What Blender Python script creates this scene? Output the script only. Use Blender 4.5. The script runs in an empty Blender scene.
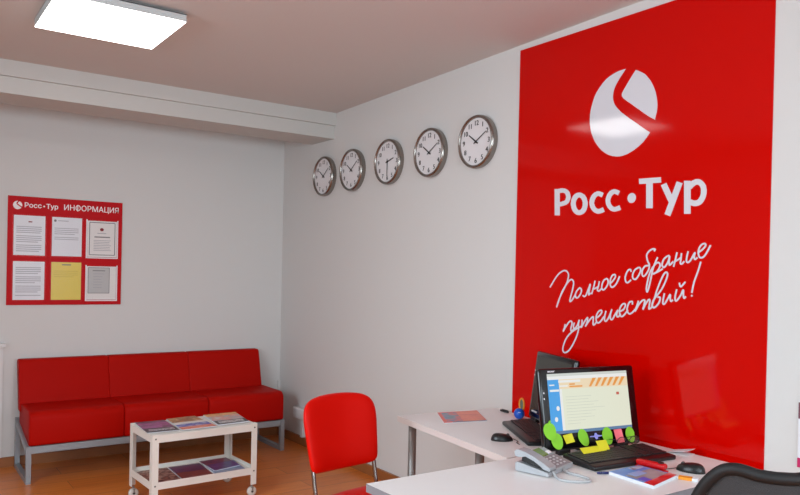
import bpy, bmesh, math, random
from math import sin, cos, pi, radians as R, atan2, sqrt
from mathutils import Vector, Matrix
random.seed(7)
SC = bpy.context.scene
COL = SC.collection
# ------------------------------------------------------------------ materials
def lin(c):
    return tuple((v/12.92 if v <= .04045 else ((v+.055)/1.055)**2.4) for v in [x/255 for x in c])
def mat(name, rgb, rough=.6, metal=0., spec=.5, bump=0., bscale=60., var=0., vscale=4., coat=0., emis=0., trans=0.):
    m = bpy.data.materials.new(name); m.use_nodes = True
    nt = m.node_tree; b = nt.nodes['Principled BSDF']
    c = lin(rgb)+(1,)
    b.inputs['Base Color'].default_value = c
    b.inputs['Roughness'].default_value = rough
    b.inputs['Metallic'].default_value = metal
    b.inputs['Specular IOR Level'].default_value = spec
    b.inputs['Coat Weight'].default_value = coat
    if emis:
        b.inputs['Emission Color'].default_value = c
        b.inputs['Emission Strength'].default_value = emis
    tc = nt.nodes.new('ShaderNodeTexCoord')
    if var:
        n = nt.nodes.new('ShaderNodeTexNoise'); n.inputs['Scale'].default_value = vscale; n.inputs['Detail'].default_value = 4
        nt.links.new(tc.outputs['Object'], n.inputs['Vector'])
        mx = nt.nodes.new('ShaderNodeMixRGB'); mx.blend_type = 'MIX'
        mx.inputs['Color1'].default_value = tuple(max(0, v*(1-var)) for v in c[:3])+(1,)
        mx.inputs['Color2'].default_value = tuple(min(1, v*(1+var)) for v in c[:3])+(1,)
        nt.links.new(n.outputs['Fac'], mx.inputs['Fac']); nt.links.new(mx.outputs[0], b.inputs['Base Color'])
    if bump:
        n = nt.nodes.new('ShaderNodeTexNoise'); n.inputs['Scale'].default_value = bscale; n.inputs['Detail'].default_value = 3
        nt.links.new(tc.outputs['Object'], n.inputs['Vector'])
        bp = nt.nodes.new('ShaderNodeBump'); bp.inputs['Strength'].default_value = bump; bp.inputs['Distance'].default_value = .01
        nt.links.new(n.outputs['Fac'], bp.inputs['Height']); nt.links.new(bp.outputs[0], b.inputs['Normal'])
    return m
def clear_mat(name, k=.06, tint=(1, 1, 1)):
    m = bpy.data.materials.new(name); m.use_nodes = True
    nt = m.node_tree; nt.nodes.clear()
    o = nt.nodes.new('ShaderNodeOutputMaterial'); mx = nt.nodes.new('ShaderNodeMixShader'); mx.inputs[0].default_value = k
    t = nt.nodes.new('ShaderNodeBsdfTransparent'); t.inputs[0].default_value = tint+(1,)
    g = nt.nodes.new('ShaderNodeBsdfGlossy'); g.inputs['Roughness'].default_value = .15
    nt.links.new(t.outputs[0], mx.inputs[1]); nt.links.new(g.outputs[0], mx.inputs[2]); nt.links.new(mx.outputs[0], o.inputs[0])
    return m
def floor_mat():
    m = bpy.data.materials.new('laminate floor'); m.use_nodes = True
    nt = m.node_tree; b = nt.nodes['Principled BSDF']; L = nt.links.new
    tc = nt.nodes.new('ShaderNodeTexCoord')
    br = nt.nodes.new('ShaderNodeTexBrick'); br.inputs['Scale'].default_value = 1.0
    br.inputs['Brick Width'].default_value = 1.3; br.inputs['Row Height'].default_value = .19
    br.inputs['Mortar Size'].default_value = .0015; br.offset = .37
    br.inputs['Color1'].default_value = lin((214, 124, 52))+(1,); br.inputs['Color2'].default_value = lin((200, 110, 42))+(1,)
    br.inputs['Mortar'].default_value = lin((110, 66, 36))+(1,)
    L(tc.outputs['Object'], br.inputs['Vector'])
    mp = nt.nodes.new('ShaderNodeMapping'); mp.inputs['Scale'].default_value = (1.5, 16, 1); L(tc.outputs['Object'], mp.inputs['Vector'])
    n = nt.nodes.new('ShaderNodeTexNoise'); n.inputs['Scale'].default_value = 2.2; n.inputs['Detail'].default_value = 6; L(mp.outputs[0], n.inputs['Vector'])
    mx = nt.nodes.new('ShaderNodeMixRGB'); mx.blend_type = 'OVERLAY'; mx.inputs['Fac'].default_value = .35
    L(br.outputs['Color'], mx.inputs['Color1']); L(n.outputs['Fac'], mx.inputs['Color2']); L(mx.outputs[0], b.inputs['Base Color'])
    b.inputs['Roughness'].default_value = .32
    return m
def cover_mat(name, cols, scale=9., seed=0., bands=None):
    """printed cover: colour patches in the local frame of the sheet"""
    m = bpy.data.materials.new(name); m.use_nodes = True
    nt = m.node_tree; b = nt.nodes['Principled BSDF']; L = nt.links.new
    tc = nt.nodes.new('ShaderNodeTexCoord')
    mp = nt.nodes.new('ShaderNodeMapping'); mp.inputs['Location'].default_value = (seed, seed*1.7, seed*.3); mp.inputs['Scale'].default_value = (1, 1.6, 1)
    L(tc.outputs['Object'], mp.inputs['Vector'])
    n = nt.nodes.new('ShaderNodeTexNoise'); n.inputs['Scale'].default_value = scale; n.inputs['Detail'].default_value = 2.5; n.inputs['Distortion'].default_value = .6
    L(mp.outputs[0], n.inputs['Vector'])
    cr = nt.nodes.new('ShaderNodeValToRGB'); e = cr.color_ramp.elements
    k = len(cols)
    while len(e) < k: e.new(.5)
    for i, c in enumerate(cols):
        e[i].position = .3+.4*i/max(1, k-1); e[i].color = lin(c)+(1,)
    L(n.outputs['Fac'], cr.inputs[0]); L(cr.outputs[0], b.inputs['Base Color'])
    b.inputs['Roughness'].default_value = .3
    return m
M = {}
M['wall'] = mat('wall paint', (213, 212, 210), .75, bump=.05, bscale=180)
M['ceil'] = mat('ceiling paint', (206, 201, 198), .8, bump=.04, bscale=120)
M['beam'] = mat('beam paint', (196, 195, 191), .7)
M['floor'] = floor_mat()
M['skirt'] = mat('skirting wood', (150, 92, 50), .45, var=.15, vscale=9)
M['trimw'] = mat('white plastic trim', (222, 222, 222), .45)
M['red_panel'] = mat('glossy red vinyl', (199, 4, 0), .075, spec=.21, bump=.012, bscale=9)
M['white_vinyl'] = mat('white vinyl', (214, 214, 220), .075, spec=.55, bump=.012, bscale=9)
M['red_board'] = mat('red acrylic board', (190, 6, 18), .5, spec=.15)
M['letter'] = mat('white lettering', (240, 232, 232), .4)
M['paper'] = mat('white paper', (226, 228, 234), .7)
M['paper2'] = mat('cream paper', (228, 224, 222), .7)
M['paper_y'] = mat('yellow paper', (226, 204, 96), .7)
M['paper_g'] = mat('grey copy paper', (188, 188, 188), .7)
M['ink'] = mat('grey print', (168, 168, 176), .7)
M['ink_d'] = mat('dark grey print', (120, 118, 120), .7)
M['ink_r'] = mat('dark red print', (130, 20, 30), .7)
M['sofa_red'] = mat('red leatherette', (174, 10, 1), .55, spec=.08, bump=.04, bscale=220)
M['chair_red'] = mat('red chair leatherette', (206, 12, 1), .42, spec=.14, bump=.03, bscale=240)
M['grey_metal'] = mat('grey painted steel', (150, 156, 162), .4, metal=.35)
M['leg_metal'] = mat('grey desk leg steel', (140, 138, 136), .35, metal=.6)
M['chrome'] = mat('chrome', (150, 144, 140), .2, metal=1)
M['clock_rim'] = mat('brushed clock steel', (150, 144, 138), .27, metal=1)
M['dial'] = mat('clock dial', (226, 224, 226), .5)
M['black'] = mat('black plastic', (18, 18, 20), .38)
M['black_gloss'] = mat('glossy black plastic', (10, 9, 12), .16)
M['black_soft'] = mat('black upholstery foam', (11, 12, 15), .6, bump=.1, bscale=200)
M['mesh_grey'] = mat('dark grey chair mesh', (50, 50, 52), .8, bump=.3, bscale=500)
M['keys'] = mat('dark key caps', (30, 28, 30), .5)
M['cart'] = mat('cream white painted steel', (232, 228, 220), .4)
M['bolt'] = mat('bolt', (110, 108, 106), .4, metal=.8)
M['rubber'] = mat('dark rubber', (70, 66, 64), .5)
M['fork'] = mat('caster fork steel', (150, 146, 140), .4, metal=.5)
M['wheel'] = mat('pale caster wheel', (214, 208, 200), .45)
M['desk_top'] = mat('white laminate', (232, 231, 230), .35, spec=.4)
M['desk_edge'] = mat('white edging', (216, 208, 204), .45)
M['desk_edge_g'] = mat('grey edging', (128, 128, 134), .45)
M['phone'] = mat('silver grey plastic', (168, 170, 174), .38, metal=.15)
M['phone_d'] = mat('taupe keypad plastic', (140, 128, 132), .45)
M['phone_k'] = mat('pale phone keys', (206, 202, 206), .5)
M['lcd'] = mat('green phone display', (112, 132, 50), .25)
M['cord'] = mat('grey phone cord', (182, 184, 186), .5)
M['green_note'] = mat('lime green paper', (134, 208, 42), .6, var=.05)
M['yellow_note'] = mat('yellow note paper', (222, 218, 40), .6)
M['pink_note'] = mat('pink note paper', (250, 118, 130), .6)
M['blue_note'] = mat('lilac paper', (150, 150, 226), .6)
M['stapler'] = mat('red plastic', (200, 14, 22), .3)
M['orange'] = mat('orange plastic', (236, 148, 32), .45)
M['blue'] = mat('blue plastic', (22, 84, 190), .3)
M['navy'] = mat('navy plastic', (22, 30, 90), .3)
M['lens'] = clear_mat('spectacle lens', .12, (.8, .78, .74))
M['clear'] = clear_mat('clear acrylic', .004)
M['pane'] = clear_mat('window glass', .04)
M['frosted'] = mat('milky acrylic edge', (236, 232, 236), .3)
M['magenta'] = mat('magenta print', (196, 20, 96), .5)
M['screen_off'] = mat('dark switched off screen', (52, 54, 48), .22)
M['lamp_frame'] = mat('lamp housing', (190, 196, 196), .5)
M['lamp_glow'] = mat('lit lamp diffuser', (255, 252, 250), .5, emis=7.)
def glow(name, rgb, e=.8):
    m = mat(name, rgb, .3, emis=e); m.node_tree.nodes['Principled BSDF'].inputs['Base Color'].default_value = (.01, .01, .01, 1); return m
G = {k: glow('screen '+k, c, .8) for k, c in dict(page=(236, 240, 218), side=(70, 168, 240), orange=(240, 160, 70), cream=(246, 226, 190), bar=(90, 130, 170), white=(244, 246, 244), line=(206, 212, 196), redicon=(200, 90, 70), top=(214, 220, 214)).items()}
# ------------------------------------------------------------------ mesh builder
class MB:
    def __init__(s): s.v = []; s.f = []; s.m = []; s.sm = []
    def add(s, vs, fs, mi=0, smooth=False):
        o = len(s.v); s.v += [tuple(v) for v in vs]
        for f in fs: s.f.append([i+o for i in f]); s.m.append(mi); s.sm.append(smooth)
        return s
    def box(s, a, b, mi=0, X=None):
        x0, y0, z0 = a; x1, y1, z1 = b
        vs = [(x0, y0, z0), (x1, y0, z0), (x1, y1, z0), (x0, y1, z0), (x0, y0, z1), (x1, y0, z1), (x1, y1, z1), (x0, y1, z1)]
        if X: vs = [X(Vector(v)) for v in vs]
        return s.add(vs, [(0, 3, 2, 1), (4, 5, 6, 7), (0, 1, 5, 4), (1, 2, 6, 5), (2, 3, 7, 6), (3, 0, 4, 7)], mi)
    def rbox(s, a, b, r=.01, seg=2, mi=0, X=None, smooth=True):
        bm = bmesh.new(); bmesh.ops.create_cube(bm, size=1)
        for v in bm.verts: v.co = Vector([(a[i]+b[i])/2+v.co[i]*(b[i]-a[i]) for i in range(3)])
        r = min(r, min(b[i]-a[i] for i in range(3))*.499)
        bmesh.ops.bevel(bm, geom=list(bm.edges)+list(bm.verts), offset=r, segments=seg, profile=.5, affect='EDGES', clamp_overlap=True)
        bm.verts.ensure_lookup_table(); bm.verts.index_update()
        vs = [v.co.copy() for v in bm.verts]
        if X: vs = [X(v) for v in vs]
        s.add(vs, [[v.index for v in f.verts] for f in bm.faces], mi, smooth); bm.free(); return s
    def tube(s, pts, r, n=8, mi=0, closed=False, flat=None, cap=True):
        P = [Vector(p) for p in pts]; k = len(P); o = []; up = None
        rr = r if isinstance(r, (list, tuple)) else [r]*k
        for i in range(k):
            if closed: t = (P[(i+1) % k]-P[i-1])
            else: t = P[min(i+1, k-1)]-P[max(i-1, 0)]
            t.normalize()
            if up is None: up = Vector((0, 0, 1)) if abs(t.z) < .9 else Vector((1, 0, 0))
            a = t.cross(up)
            if a.length < 1e-5: a = t.cross(Vector((0, 1, 0)))
            a.normalize(); b = a.cross(t).normalized(); up = b
            for j in range(n):
                q = 2*pi*j/n; o.append(P[i]+a*cos(q)*rr[i]+b*sin(q)*rr[i])
        fs = []
        for i in range(k if closed else k-1):
            i2 = (i+1) % k
            for j in range(n): fs.append((i*n+j, i*n+(j+1) % n, i2*n+(j+1) % n, i2*n+j))
        if cap and not closed:
            fs.append(list(range(n))[::-1]); fs.append([(k-1)*n+j for j in range(n)])
        return s.add(o, fs, mi, True)
    def lathe(s, prof, n=40, X=None, mi=0, smooth=True):
        """prof: (r, h) about local z"""
        vs = []; k = len(prof)
        for r, h in prof:
            for j in range(n): q = 2*pi*j/n; vs.append(Vector((r*cos(q), r*sin(q), h)))
        if X: vs = [X(v) for v in vs]
        fs = [(i*n+j, i*n+(j+1) % n, (i+1)*n+(j+1) % n, (i+1)*n+j) for i in range(k-1) for j in range(n)]
        if prof[0][0] > 1e-6 : pass
        return s.add(vs, fs, mi, smooth)
    def disc(s, r, h, n=40, X=None, mi=0, ry=None):
        vs = [Vector((r*cos(2*pi*j/n), (ry or r)*sin(2*pi*j/n), h)) for j in range(n)]
        if X: vs = [X(v) for v in vs]
        return s.add(vs, [list(range(n))], mi)
    def prism(s, poly, z0, z1, X=None, mi=0, mside=None, smooth=False):
        n = len(poly)
        vs = [Vector((x, y, z0)) for x, y in poly]+[Vector((x, y, z1)) for x, y in poly]
        if X: vs = [X(v) for v in vs]
        s.add(vs, [list(range(n))[::-1], [n+i for i in range(n)]], mi)
        s.add(vs, [(i, (i+1) % n, n+(i+1) % n, n+i) for i in range(n)], mi if mside is None else mside, smooth)
        return s
    def build(s, name, mats, parent=None, loc=None):
        me = bpy.data.meshes.new(name)
        o0 = Vector(loc) if loc is not None else Vector((0, 0, 0))
        me.from_pydata([tuple(Vector(v)-o0) for v in s.v], [], s.f)
        for m in (mats if isinstance(mats, (list, tuple)) else [mats]): me.materials.append(m)
        for p, mi, sm in zip(me.polygons, s.m, s.sm): p.material_index = mi; p.use_smooth = sm
        bm = bmesh.new(); bm.from_mesh(me); bmesh.ops.recalc_face_normals(bm, faces=bm.faces); bm.to_mesh(me); bm.free()
        o = bpy.data.objects.new(name, me); COL.objects.link(o)
        o.location = o0
        if parent is not None: o.parent = parent
        return o
def tag(o, label=None, cat=None, group=None, kind=None):
    if label: o['label'] = label
    if cat: o['category'] = cat
    if group: o['group'] = group
    if kind: o['kind'] = kind
    return o
def thing(name, label, cat, loc=(0, 0, 0), rz=0., group=None):
    o = bpy.data.objects.new(name, None); o.empty_display_size = .05; COL.objects.link(o)
    o.location = loc; o.rotation_euler = (0, 0, rz)
    return tag(o, label, cat, group)
def kids(o): return [c for c in bpy.data.objects if c.parent == o]
def dup(root, loc, rz, label, group=None):
    def cp(o, par):
        c = o.copy(); COL.objects.link(c)
        if par is not None: c.parent = par
        for ch in kids(o): cp(ch, c)
        return c
    r = cp(root, None); r.location = loc; r.rotation_euler = (0, 0, rz); r['label'] = label
    if group: r['group'] = group
    return r
def struct(mb, name, m): return tag(mb.build(name, m), kind='structure')
def text_mesh(txt, size=1., offset=0., align='LEFT', res=4):
    """flat glyph outlines as (verts, faces) in the x-y plane"""
    cu = bpy.data.curves.new('t', 'FONT'); cu.body = txt; cu.size = size; cu.offset = offset; cu.align_x = align; cu.resolution_u = res
    ob = bpy.data.objects.new('t', cu); COL.objects.link(ob)
    dg = bpy.context.evaluated_depsgraph_get(); me = bpy.data.meshes.new_from_object(ob.evaluated_get(dg))
    vs = [v.co.copy() for v in me.vertices]; fs = [list(p.vertices) for p in me.polygons]
    bpy.data.objects.remove(ob); bpy.data.curves.remove(cu); bpy.data.meshes.remove(me)
    return vs, fs
def fit_text(txt, x0, x1, y0, cap, offset=.02, ref='H'):
    """glyphs scaled to span x0..x1 with the capital height given"""
    vs, fs = text_mesh(txt, 1., offset); hv, _ = text_mesh(ref, 1., offset)
    h0 = min(v.y for v in hv); hh = max(v.y for v in hv)-h0
    a = min(v.x for v in vs); b = max(v.x for v in vs)
    return [Vector((x0+(v.x-a)/(b-a)*(x1-x0), y0+(v.y-h0)/hh*cap, 0)) for v in vs], fs
def smooth_path(pts, n=6):
    P = [Vector(p) for p in pts]
    if len(P) < 3: return P
    out = []
    for i in range(len(P)-1):
        p0 = P[max(i-1, 0)]; p1 = P[i]; p2 = P[i+1]; p3 = P[min(i+2, len(P)-1)]
        for k in range(n):
            t = k/n
            out.append(.5*((2*p1)+(p2-p0)*t+(2*p0-5*p1+4*p2-p3)*t*t+(3*p1-p0-3*p2+p3)*t**3))
    out.append(P[-1]); return out
def ribbon(mb, pts, w, h0, h1, X):
    """pen stroke of width w in the plane, from height h0 to h1"""
    P = smooth_path(pts, 5); k = len(P); vs = []
    for i, p in enumerate(P):
        t = (P[min(i+1, k-1)]-P[max(i-1, 0)]).normalized(); nrm = Vector((-t.y, t.x, 0))*w/2
        e = t*(w/2*(-.6 if i == 0 else (.6 if i == k-1 else 0)))
        for h in (h0, h1+i*1.2e-5):
            for sg in (1, -1): q = p+e+nrm*sg; vs.append(X(Vector((q.x, q.y, h))))
    fs = []
    for i in range(k-1):
        a = 4*i; b = a+4
        fs += [(a+2, a+3, b+3, b+2), (a, a+2, b+2, b), (a+3, a+1, b+1, b+3)]
    fs += [(0, 1, 3, 2), (4*k-4, 4*k-2, 4*k-1, 4*k-3)]
    mb.add(vs, fs)
def strip(mb, L, Rr, h0, h1, X):
    """flat stroke between a left and a right edge"""
    k = len(L); vs = []
    for (a, b), (c, d) in zip(L, Rr):
        for hh in (h0, h1): vs += [X(Vector((-a, b, hh))), X(Vector((-c, d, hh)))]
    fs = []
    for i in range(k-1):
        p = 4*i; q = p+4
        fs += [(p+2, p+3, q+3, q+2), (p, p+2, q+2, q), (p+3, p+1, q+1, q+3)]
    fs += [(0, 1, 3, 2), (4*k-4, 4*k-2, 4*k-1, 4*k-3)]
    mb.add(vs, fs)
def pad(outline, T, curve=lambda x, z: 0., p=5., e=.42, rings=(1, .985, .95, .88, .75, .5, .25)):
    """upholstered pad from a closed outline in x-z with thickness T in y"""
    n = len(outline); cx = sum(q[0] for q in outline)/n; cz = sum(q[1] for q in outline)/n; vs = []; fs = []
    for side in (-1, 1):
        o = len(vs)
        for s in rings:
            t = max(0, 1-s**p)**e
            for x, z in outline:
                X = cx+(x-cx)*s; Z = cz+(z-cz)*s; vs.append(Vector((X, side*T/2*t+curve(X, Z), Z)))
        vs.append(Vector((cx, side*T/2+curve(cx, cz), cz)))
        k = len(rings)
        fs += [(o+i*n+j, o+i*n+(j+1) % n, o+(i+1)*n+(j+1) % n, o+(i+1)*n+j) for i in range(k-1) for j in range(n)]
        fs += [(o+(k-1)*n+j, o+(k-1)*n+(j+1) % n, o+k*n) for j in range(n)]
    return vs, fs
def loft(prof, x0, x1, r, X=None):
    """profile in (y, z) swept along x, ends softened by r"""
    n = len(prof); cy = sum(q[0] for q in prof)/n; cz = sum(q[1] for q in prof)/n; vs = []; fs = []
    st = [(0, r), (.3*r, .3*r), (r, 0)]
    st = [(x0+a, s) for a, s in st]+[(x1-a, s) for a, s in st[::-1]]
    for x, s in st:
        for y, z in prof:
            d = Vector((y-cy, z-cz)); L = d.length; q = d*((L-s)/L); vs.append(Vector((x, cy+q.x, cz+q.y)))
    if X: vs = [X(v) for v in vs]
    for i in range(len(st)-1): fs += [(i*n+j, i*n+(j+1) % n, (i+1)*n+(j+1) % n, (i+1)*n+j) for j in range(n)]
    fs += [list(range(n)), [(len(st)-1)*n+j for j in range(n)]]
    return vs, fs
def rrect(y0, z0, y1, z1, rs, k=6):
    """rounded rectangle, radii for corners (y0,z0) (y1,z0) (y1,z1) (y0,z1)"""
    out = []
    for (cy, cz, a0), r in zip([(y0, z0, 180), (y1, z0, 270), (y1, z1, 0), (y0, z1, 90)], rs):
        oy = cy+(r if cy == y0 else -r); oz = cz+(r if cz == z0 else -r)
        out += [(oy+r*cos(R(a0+90*i/k)), oz+r*sin(R(a0+90*i/k))) for i in range(k+1)]
    return out
def pillow(W, H, T, k=.5, curve=0., nu=18, nv=14, p=4):
    """upholstered pad: rounded outline in x-z, thickness T in y, bowed by curve"""
    vs = []; fs = []
    for side in (-1, 1):
        for j in range(nv+1):
            for i in range(nu+1):
                u = -1+2*i/nu; v = -1+2*j/nv
                u = math.copysign(abs(u)**.75, u); v = math.copysign(abs(v)**.75, v)
                x = u*sqrt(1-k*v*v/2); z = v*sqrt(1-k*u*u/2)
                t = (max(0, 1-abs(u)**p)*max(0, 1-abs(v)**p))**.35
                vs.append(Vector((x*W/2/sqrt(1), side*T/2*t+curve*(u*u), z*H/2+H/2)))
    n1 = (nu+1)*(nv+1)
    for j in range(nv):
        for i in range(nu):
            a = j*(nu+1)+i; q = (a, a+1, a+nu+2, a+nu+1); fs.append(q); fs.append(tuple(n1+x for x in q[::-1]))
    return vs, fs
def merge(o, d=1e-4):
    bm = bmesh.new(); bm.from_mesh(o.data); bmesh.ops.remove_doubles(bm, verts=bm.verts, dist=d); bmesh.ops.recalc_face_normals(bm, faces=bm.faces); bm.to_mesh(o.data); bm.free(); return o
SLOGAN=[[(-3.082,1.349),(-3.097,1.369),(-3.117,1.395),(-3.14,1.418),(-3.166,1.432),(-3.186,1.433),(-3.198,1.424),(-3.203,1.412),(-3.2,1.392),(-3.191,1.369),(-3.176,1.343),(-3.157,1.312),(-3.141,1.281),(-3.13,1.25)],[(-3.13,1.25),(-3.144,1.284),(-3.16,1.323),(-3.179,1.351),(-3.201,1.377),(-3.219,1.39),(-3.232,1.386),(-3.237,1.373),(-3.233,1.348),(-3.224,1.317),(-3.217,1.295),(-3.216,1.282),(-3.225,1.285),(-3.239,1.301),(-3.25,1.318)],[(-3.276,1.351),(-3.259,1.336),(-3.25,1.316),(-3.257,1.301),(-3.271,1.307),(-3.285,1.327),(-3.287,1.344),(-3.276,1.351)],[(-3.297,1.314),(-3.307,1.31),(-3.317,1.318),(-3.33,1.346),(-3.341,1.371),(-3.338,1.351),(-3.334,1.331),(-3.333,1.319),(-3.343,1.327)],[(-3.369,1.386),(-3.363,1.361),(-3.351,1.325)],[(-3.357,1.347),(-3.373,1.352),(-3.391,1.361)],[(-3.395,1.384),(-3.391,1.364),(-3.385,1.344),(-3.395,1.34),(-3.406,1.349)],[(-3.438,1.399),(-3.423,1.392),(-3.412,1.372),(-3.411,1.353),(-3.421,1.346),(-3.437,1.359),(-3.447,1.38),(-3.444,1.396),(-3.436,1.399)],[(-3.462,1.379),(-3.479,1.395),(-3.488,1.409),(-3.484,1.419),(-3.47,1.414),(-3.46,1.395),(-3.459,1.374),(-3.468,1.36),(-3.485,1.367),(-3.5,1.386),(-3.511,1.41)],[(-3.574,1.435),(-3.571,1.443),(-3.56,1.441),(-3.549,1.426),(-3.543,1.405),(-3.548,1.387),(-3.559,1.384),(-3.574,1.395)],[(-3.614,1.452),(-3.596,1.443),(-3.584,1.422),(-3.586,1.404),(-3.6,1.4),(-3.615,1.416),(-3.626,1.439),(-3.622,1.452),(-3.612,1.452)],[(-3.695,1.527),(-3.699,1.534),(-3.684,1.535),(-3.666,1.524),(-3.656,1.507),(-3.662,1.482),(-3.671,1.466),(-3.668,1.444),(-3.653,1.421),(-3.641,1.414),(-3.634,1.425),(-3.636,1.443),(-3.649,1.459),(-3.665,1.462)],[(-3.712,1.497),(-3.701,1.475),(-3.689,1.444),(-3.68,1.401),(-3.67,1.361),(-3.663,1.345),(-3.659,1.36),(-3.664,1.392),(-3.676,1.433),(-3.694,1.46),(-3.711,1.475),(-3.723,1.473),(-3.726,1.46),(-3.715,1.44),(-3.7,1.428),(-3.692,1.426)],[(-3.692,1.426),(-3.715,1.435),(-3.738,1.448)],[(-3.769,1.506),(-3.757,1.501),(-3.743,1.488),(-3.736,1.466),(-3.744,1.455),(-3.755,1.462),(-3.767,1.482),(-3.773,1.503),(-3.771,1.482),(-3.773,1.466),(-3.78,1.469),(-3.79,1.479)],[(-3.808,1.518),(-3.803,1.495),(-3.794,1.46)],[(-3.798,1.481),(-3.814,1.488),(-3.827,1.497)],[(-3.83,1.514),(-3.828,1.492),(-3.826,1.473),(-3.834,1.471),(-3.843,1.48)],[(-3.861,1.522),(-3.856,1.499),(-3.855,1.482),(-3.863,1.477),(-3.874,1.486),(-3.883,1.501),(-3.894,1.518),(-3.89,1.501),(-3.895,1.49),(-3.904,1.496)],[(-3.913,1.521),(-3.929,1.532),(-3.942,1.547),(-3.937,1.555),(-3.924,1.551),(-3.913,1.537),(-3.909,1.516),(-3.916,1.499),(-3.93,1.498),(-3.945,1.513),(-3.963,1.546)],[(-3.921,1.478),(-3.909,1.438),(-3.893,1.394),(-3.884,1.351)],[(-3.883,1.338),(-3.885,1.336)],[(-3.188,1.166),(-3.184,1.149),(-3.176,1.13),(-3.191,1.152),(-3.213,1.179),(-3.228,1.185),(-3.233,1.173),(-3.226,1.147),(-3.231,1.134),(-3.243,1.146)],[(-3.247,1.177),(-3.242,1.159),(-3.25,1.151),(-3.265,1.165),(-3.278,1.193)],[(-3.278,1.193),(-3.274,1.173),(-3.275,1.149),(-3.264,1.113),(-3.242,1.072),(-3.217,1.039),(-3.192,1.026),(-3.178,1.035),(-3.181,1.061),(-3.199,1.098),(-3.228,1.128),(-3.263,1.15),(-3.292,1.164)],[(-3.296,1.195),(-3.295,1.175),(-3.292,1.159),(-3.306,1.181),(-3.321,1.201),(-3.33,1.209),(-3.328,1.189),(-3.318,1.167)],[(-3.318,1.167),(-3.337,1.192),(-3.355,1.211),(-3.365,1.214),(-3.364,1.194),(-3.365,1.177),(-3.374,1.18),(-3.384,1.192)],[(-3.387,1.213),(-3.403,1.225),(-3.415,1.242),(-3.409,1.249),(-3.394,1.241),(-3.382,1.219),(-3.383,1.197),(-3.395,1.188),(-3.413,1.201),(-3.426,1.219)],[(-3.438,1.246),(-3.433,1.227),(-3.431,1.205),(-3.441,1.2),(-3.456,1.219),(-3.473,1.257),(-3.465,1.233),(-3.466,1.212),(-3.477,1.211),(-3.491,1.233),(-3.507,1.255),(-3.501,1.238),(-3.503,1.225),(-3.512,1.226),(-3.522,1.237)],[(-3.52,1.25),(-3.539,1.261),(-3.548,1.28),(-3.541,1.287),(-3.527,1.279),(-3.516,1.257),(-3.519,1.234),(-3.531,1.227),(-3.548,1.241),(-3.561,1.258)],[(-3.586,1.287),(-3.585,1.298),(-3.571,1.295),(-3.561,1.278),(-3.558,1.257),(-3.57,1.242),(-3.586,1.248),(-3.6,1.262)],[(-3.618,1.302),(-3.611,1.282),(-3.601,1.255),(-3.621,1.287),(-3.64,1.306),(-3.652,1.306),(-3.648,1.284),(-3.643,1.266),(-3.656,1.289),(-3.669,1.308),(-3.678,1.31),(-3.677,1.29),(-3.675,1.27),(-3.688,1.277)],[(-3.688,1.277),(-3.693,1.295),(-3.705,1.327),(-3.712,1.35),(-3.729,1.392),(-3.745,1.423),(-3.758,1.434),(-3.765,1.424),(-3.756,1.395),(-3.737,1.359),(-3.715,1.332),(-3.697,1.309),(-3.691,1.289),(-3.698,1.277),(-3.711,1.283),(-3.726,1.301),(-3.731,1.322),(-3.72,1.324)],[(-3.751,1.34),(-3.746,1.315),(-3.745,1.298),(-3.753,1.296),(-3.767,1.316),(-3.78,1.338),(-3.781,1.321),(-3.785,1.309),(-3.793,1.314)],[(-3.811,1.359),(-3.805,1.331),(-3.806,1.314),(-3.814,1.314),(-3.831,1.336),(-3.843,1.36),(-3.844,1.339),(-3.848,1.325),(-3.855,1.331)],[(-3.824,1.388),(-3.829,1.374),(-3.838,1.379),(-3.851,1.393)]]
EMBLEM=[[(-3.517,2.366),(-3.506,2.366),(-3.488,2.365),(-3.47,2.363),(-3.45,2.358),(-3.428,2.351),(-3.407,2.341),(-3.387,2.326),(-3.368,2.308),(-3.351,2.289),(-3.339,2.27),(-3.331,2.25),(-3.324,2.23),(-3.318,2.209),(-3.315,2.189),(-3.314,2.167),(-3.315,2.145),(-3.319,2.123),(-3.325,2.101),(-3.334,2.08),(-3.345,2.058),(-3.359,2.039),(-3.375,2.021),(-3.392,2.005),(-3.411,1.992),(-3.431,1.981),(-3.453,1.973),(-3.475,1.968),(-3.495,1.966),(-3.516,1.968),(-3.536,1.972),(-3.556,1.979),(-3.577,1.988),(-3.595,1.998),(-3.609,2.007),(-3.622,2.016),(-3.632,2.026),(-3.642,2.036),(-3.651,2.047),(-3.657,2.055),(-3.648,2.061),(-3.634,2.07),(-3.618,2.082),(-3.597,2.097),(-3.574,2.114),(-3.551,2.13),(-3.531,2.145),(-3.513,2.159),(-3.496,2.172),(-3.482,2.186),(-3.47,2.199),(-3.46,2.212),(-3.454,2.224),(-3.45,2.236),(-3.448,2.248),(-3.449,2.261),(-3.451,2.274),(-3.455,2.286),(-3.461,2.298),(-3.468,2.309),(-3.478,2.322),(-3.491,2.337),(-3.507,2.354)],[(-3.574,2.35),(-3.587,2.343),(-3.606,2.332),(-3.624,2.32),(-3.638,2.304),(-3.652,2.287),(-3.663,2.269),(-3.673,2.25),(-3.681,2.23),(-3.686,2.211),(-3.69,2.192),(-3.692,2.174),(-3.692,2.156),(-3.689,2.138),(-3.684,2.12),(-3.681,2.107),(-3.672,2.113),(-3.658,2.121),(-3.642,2.132),(-3.621,2.147),(-3.598,2.165),(-3.576,2.181),(-3.558,2.195),(-3.542,2.207),(-3.528,2.217),(-3.518,2.225),(-3.509,2.232),(-3.504,2.238),(-3.5,2.244),(-3.499,2.25),(-3.5,2.256),(-3.503,2.262),(-3.507,2.268),(-3.513,2.276),(-3.521,2.286),(-3.529,2.297),(-3.539,2.309),(-3.551,2.324),(-3.564,2.339)]]
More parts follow.
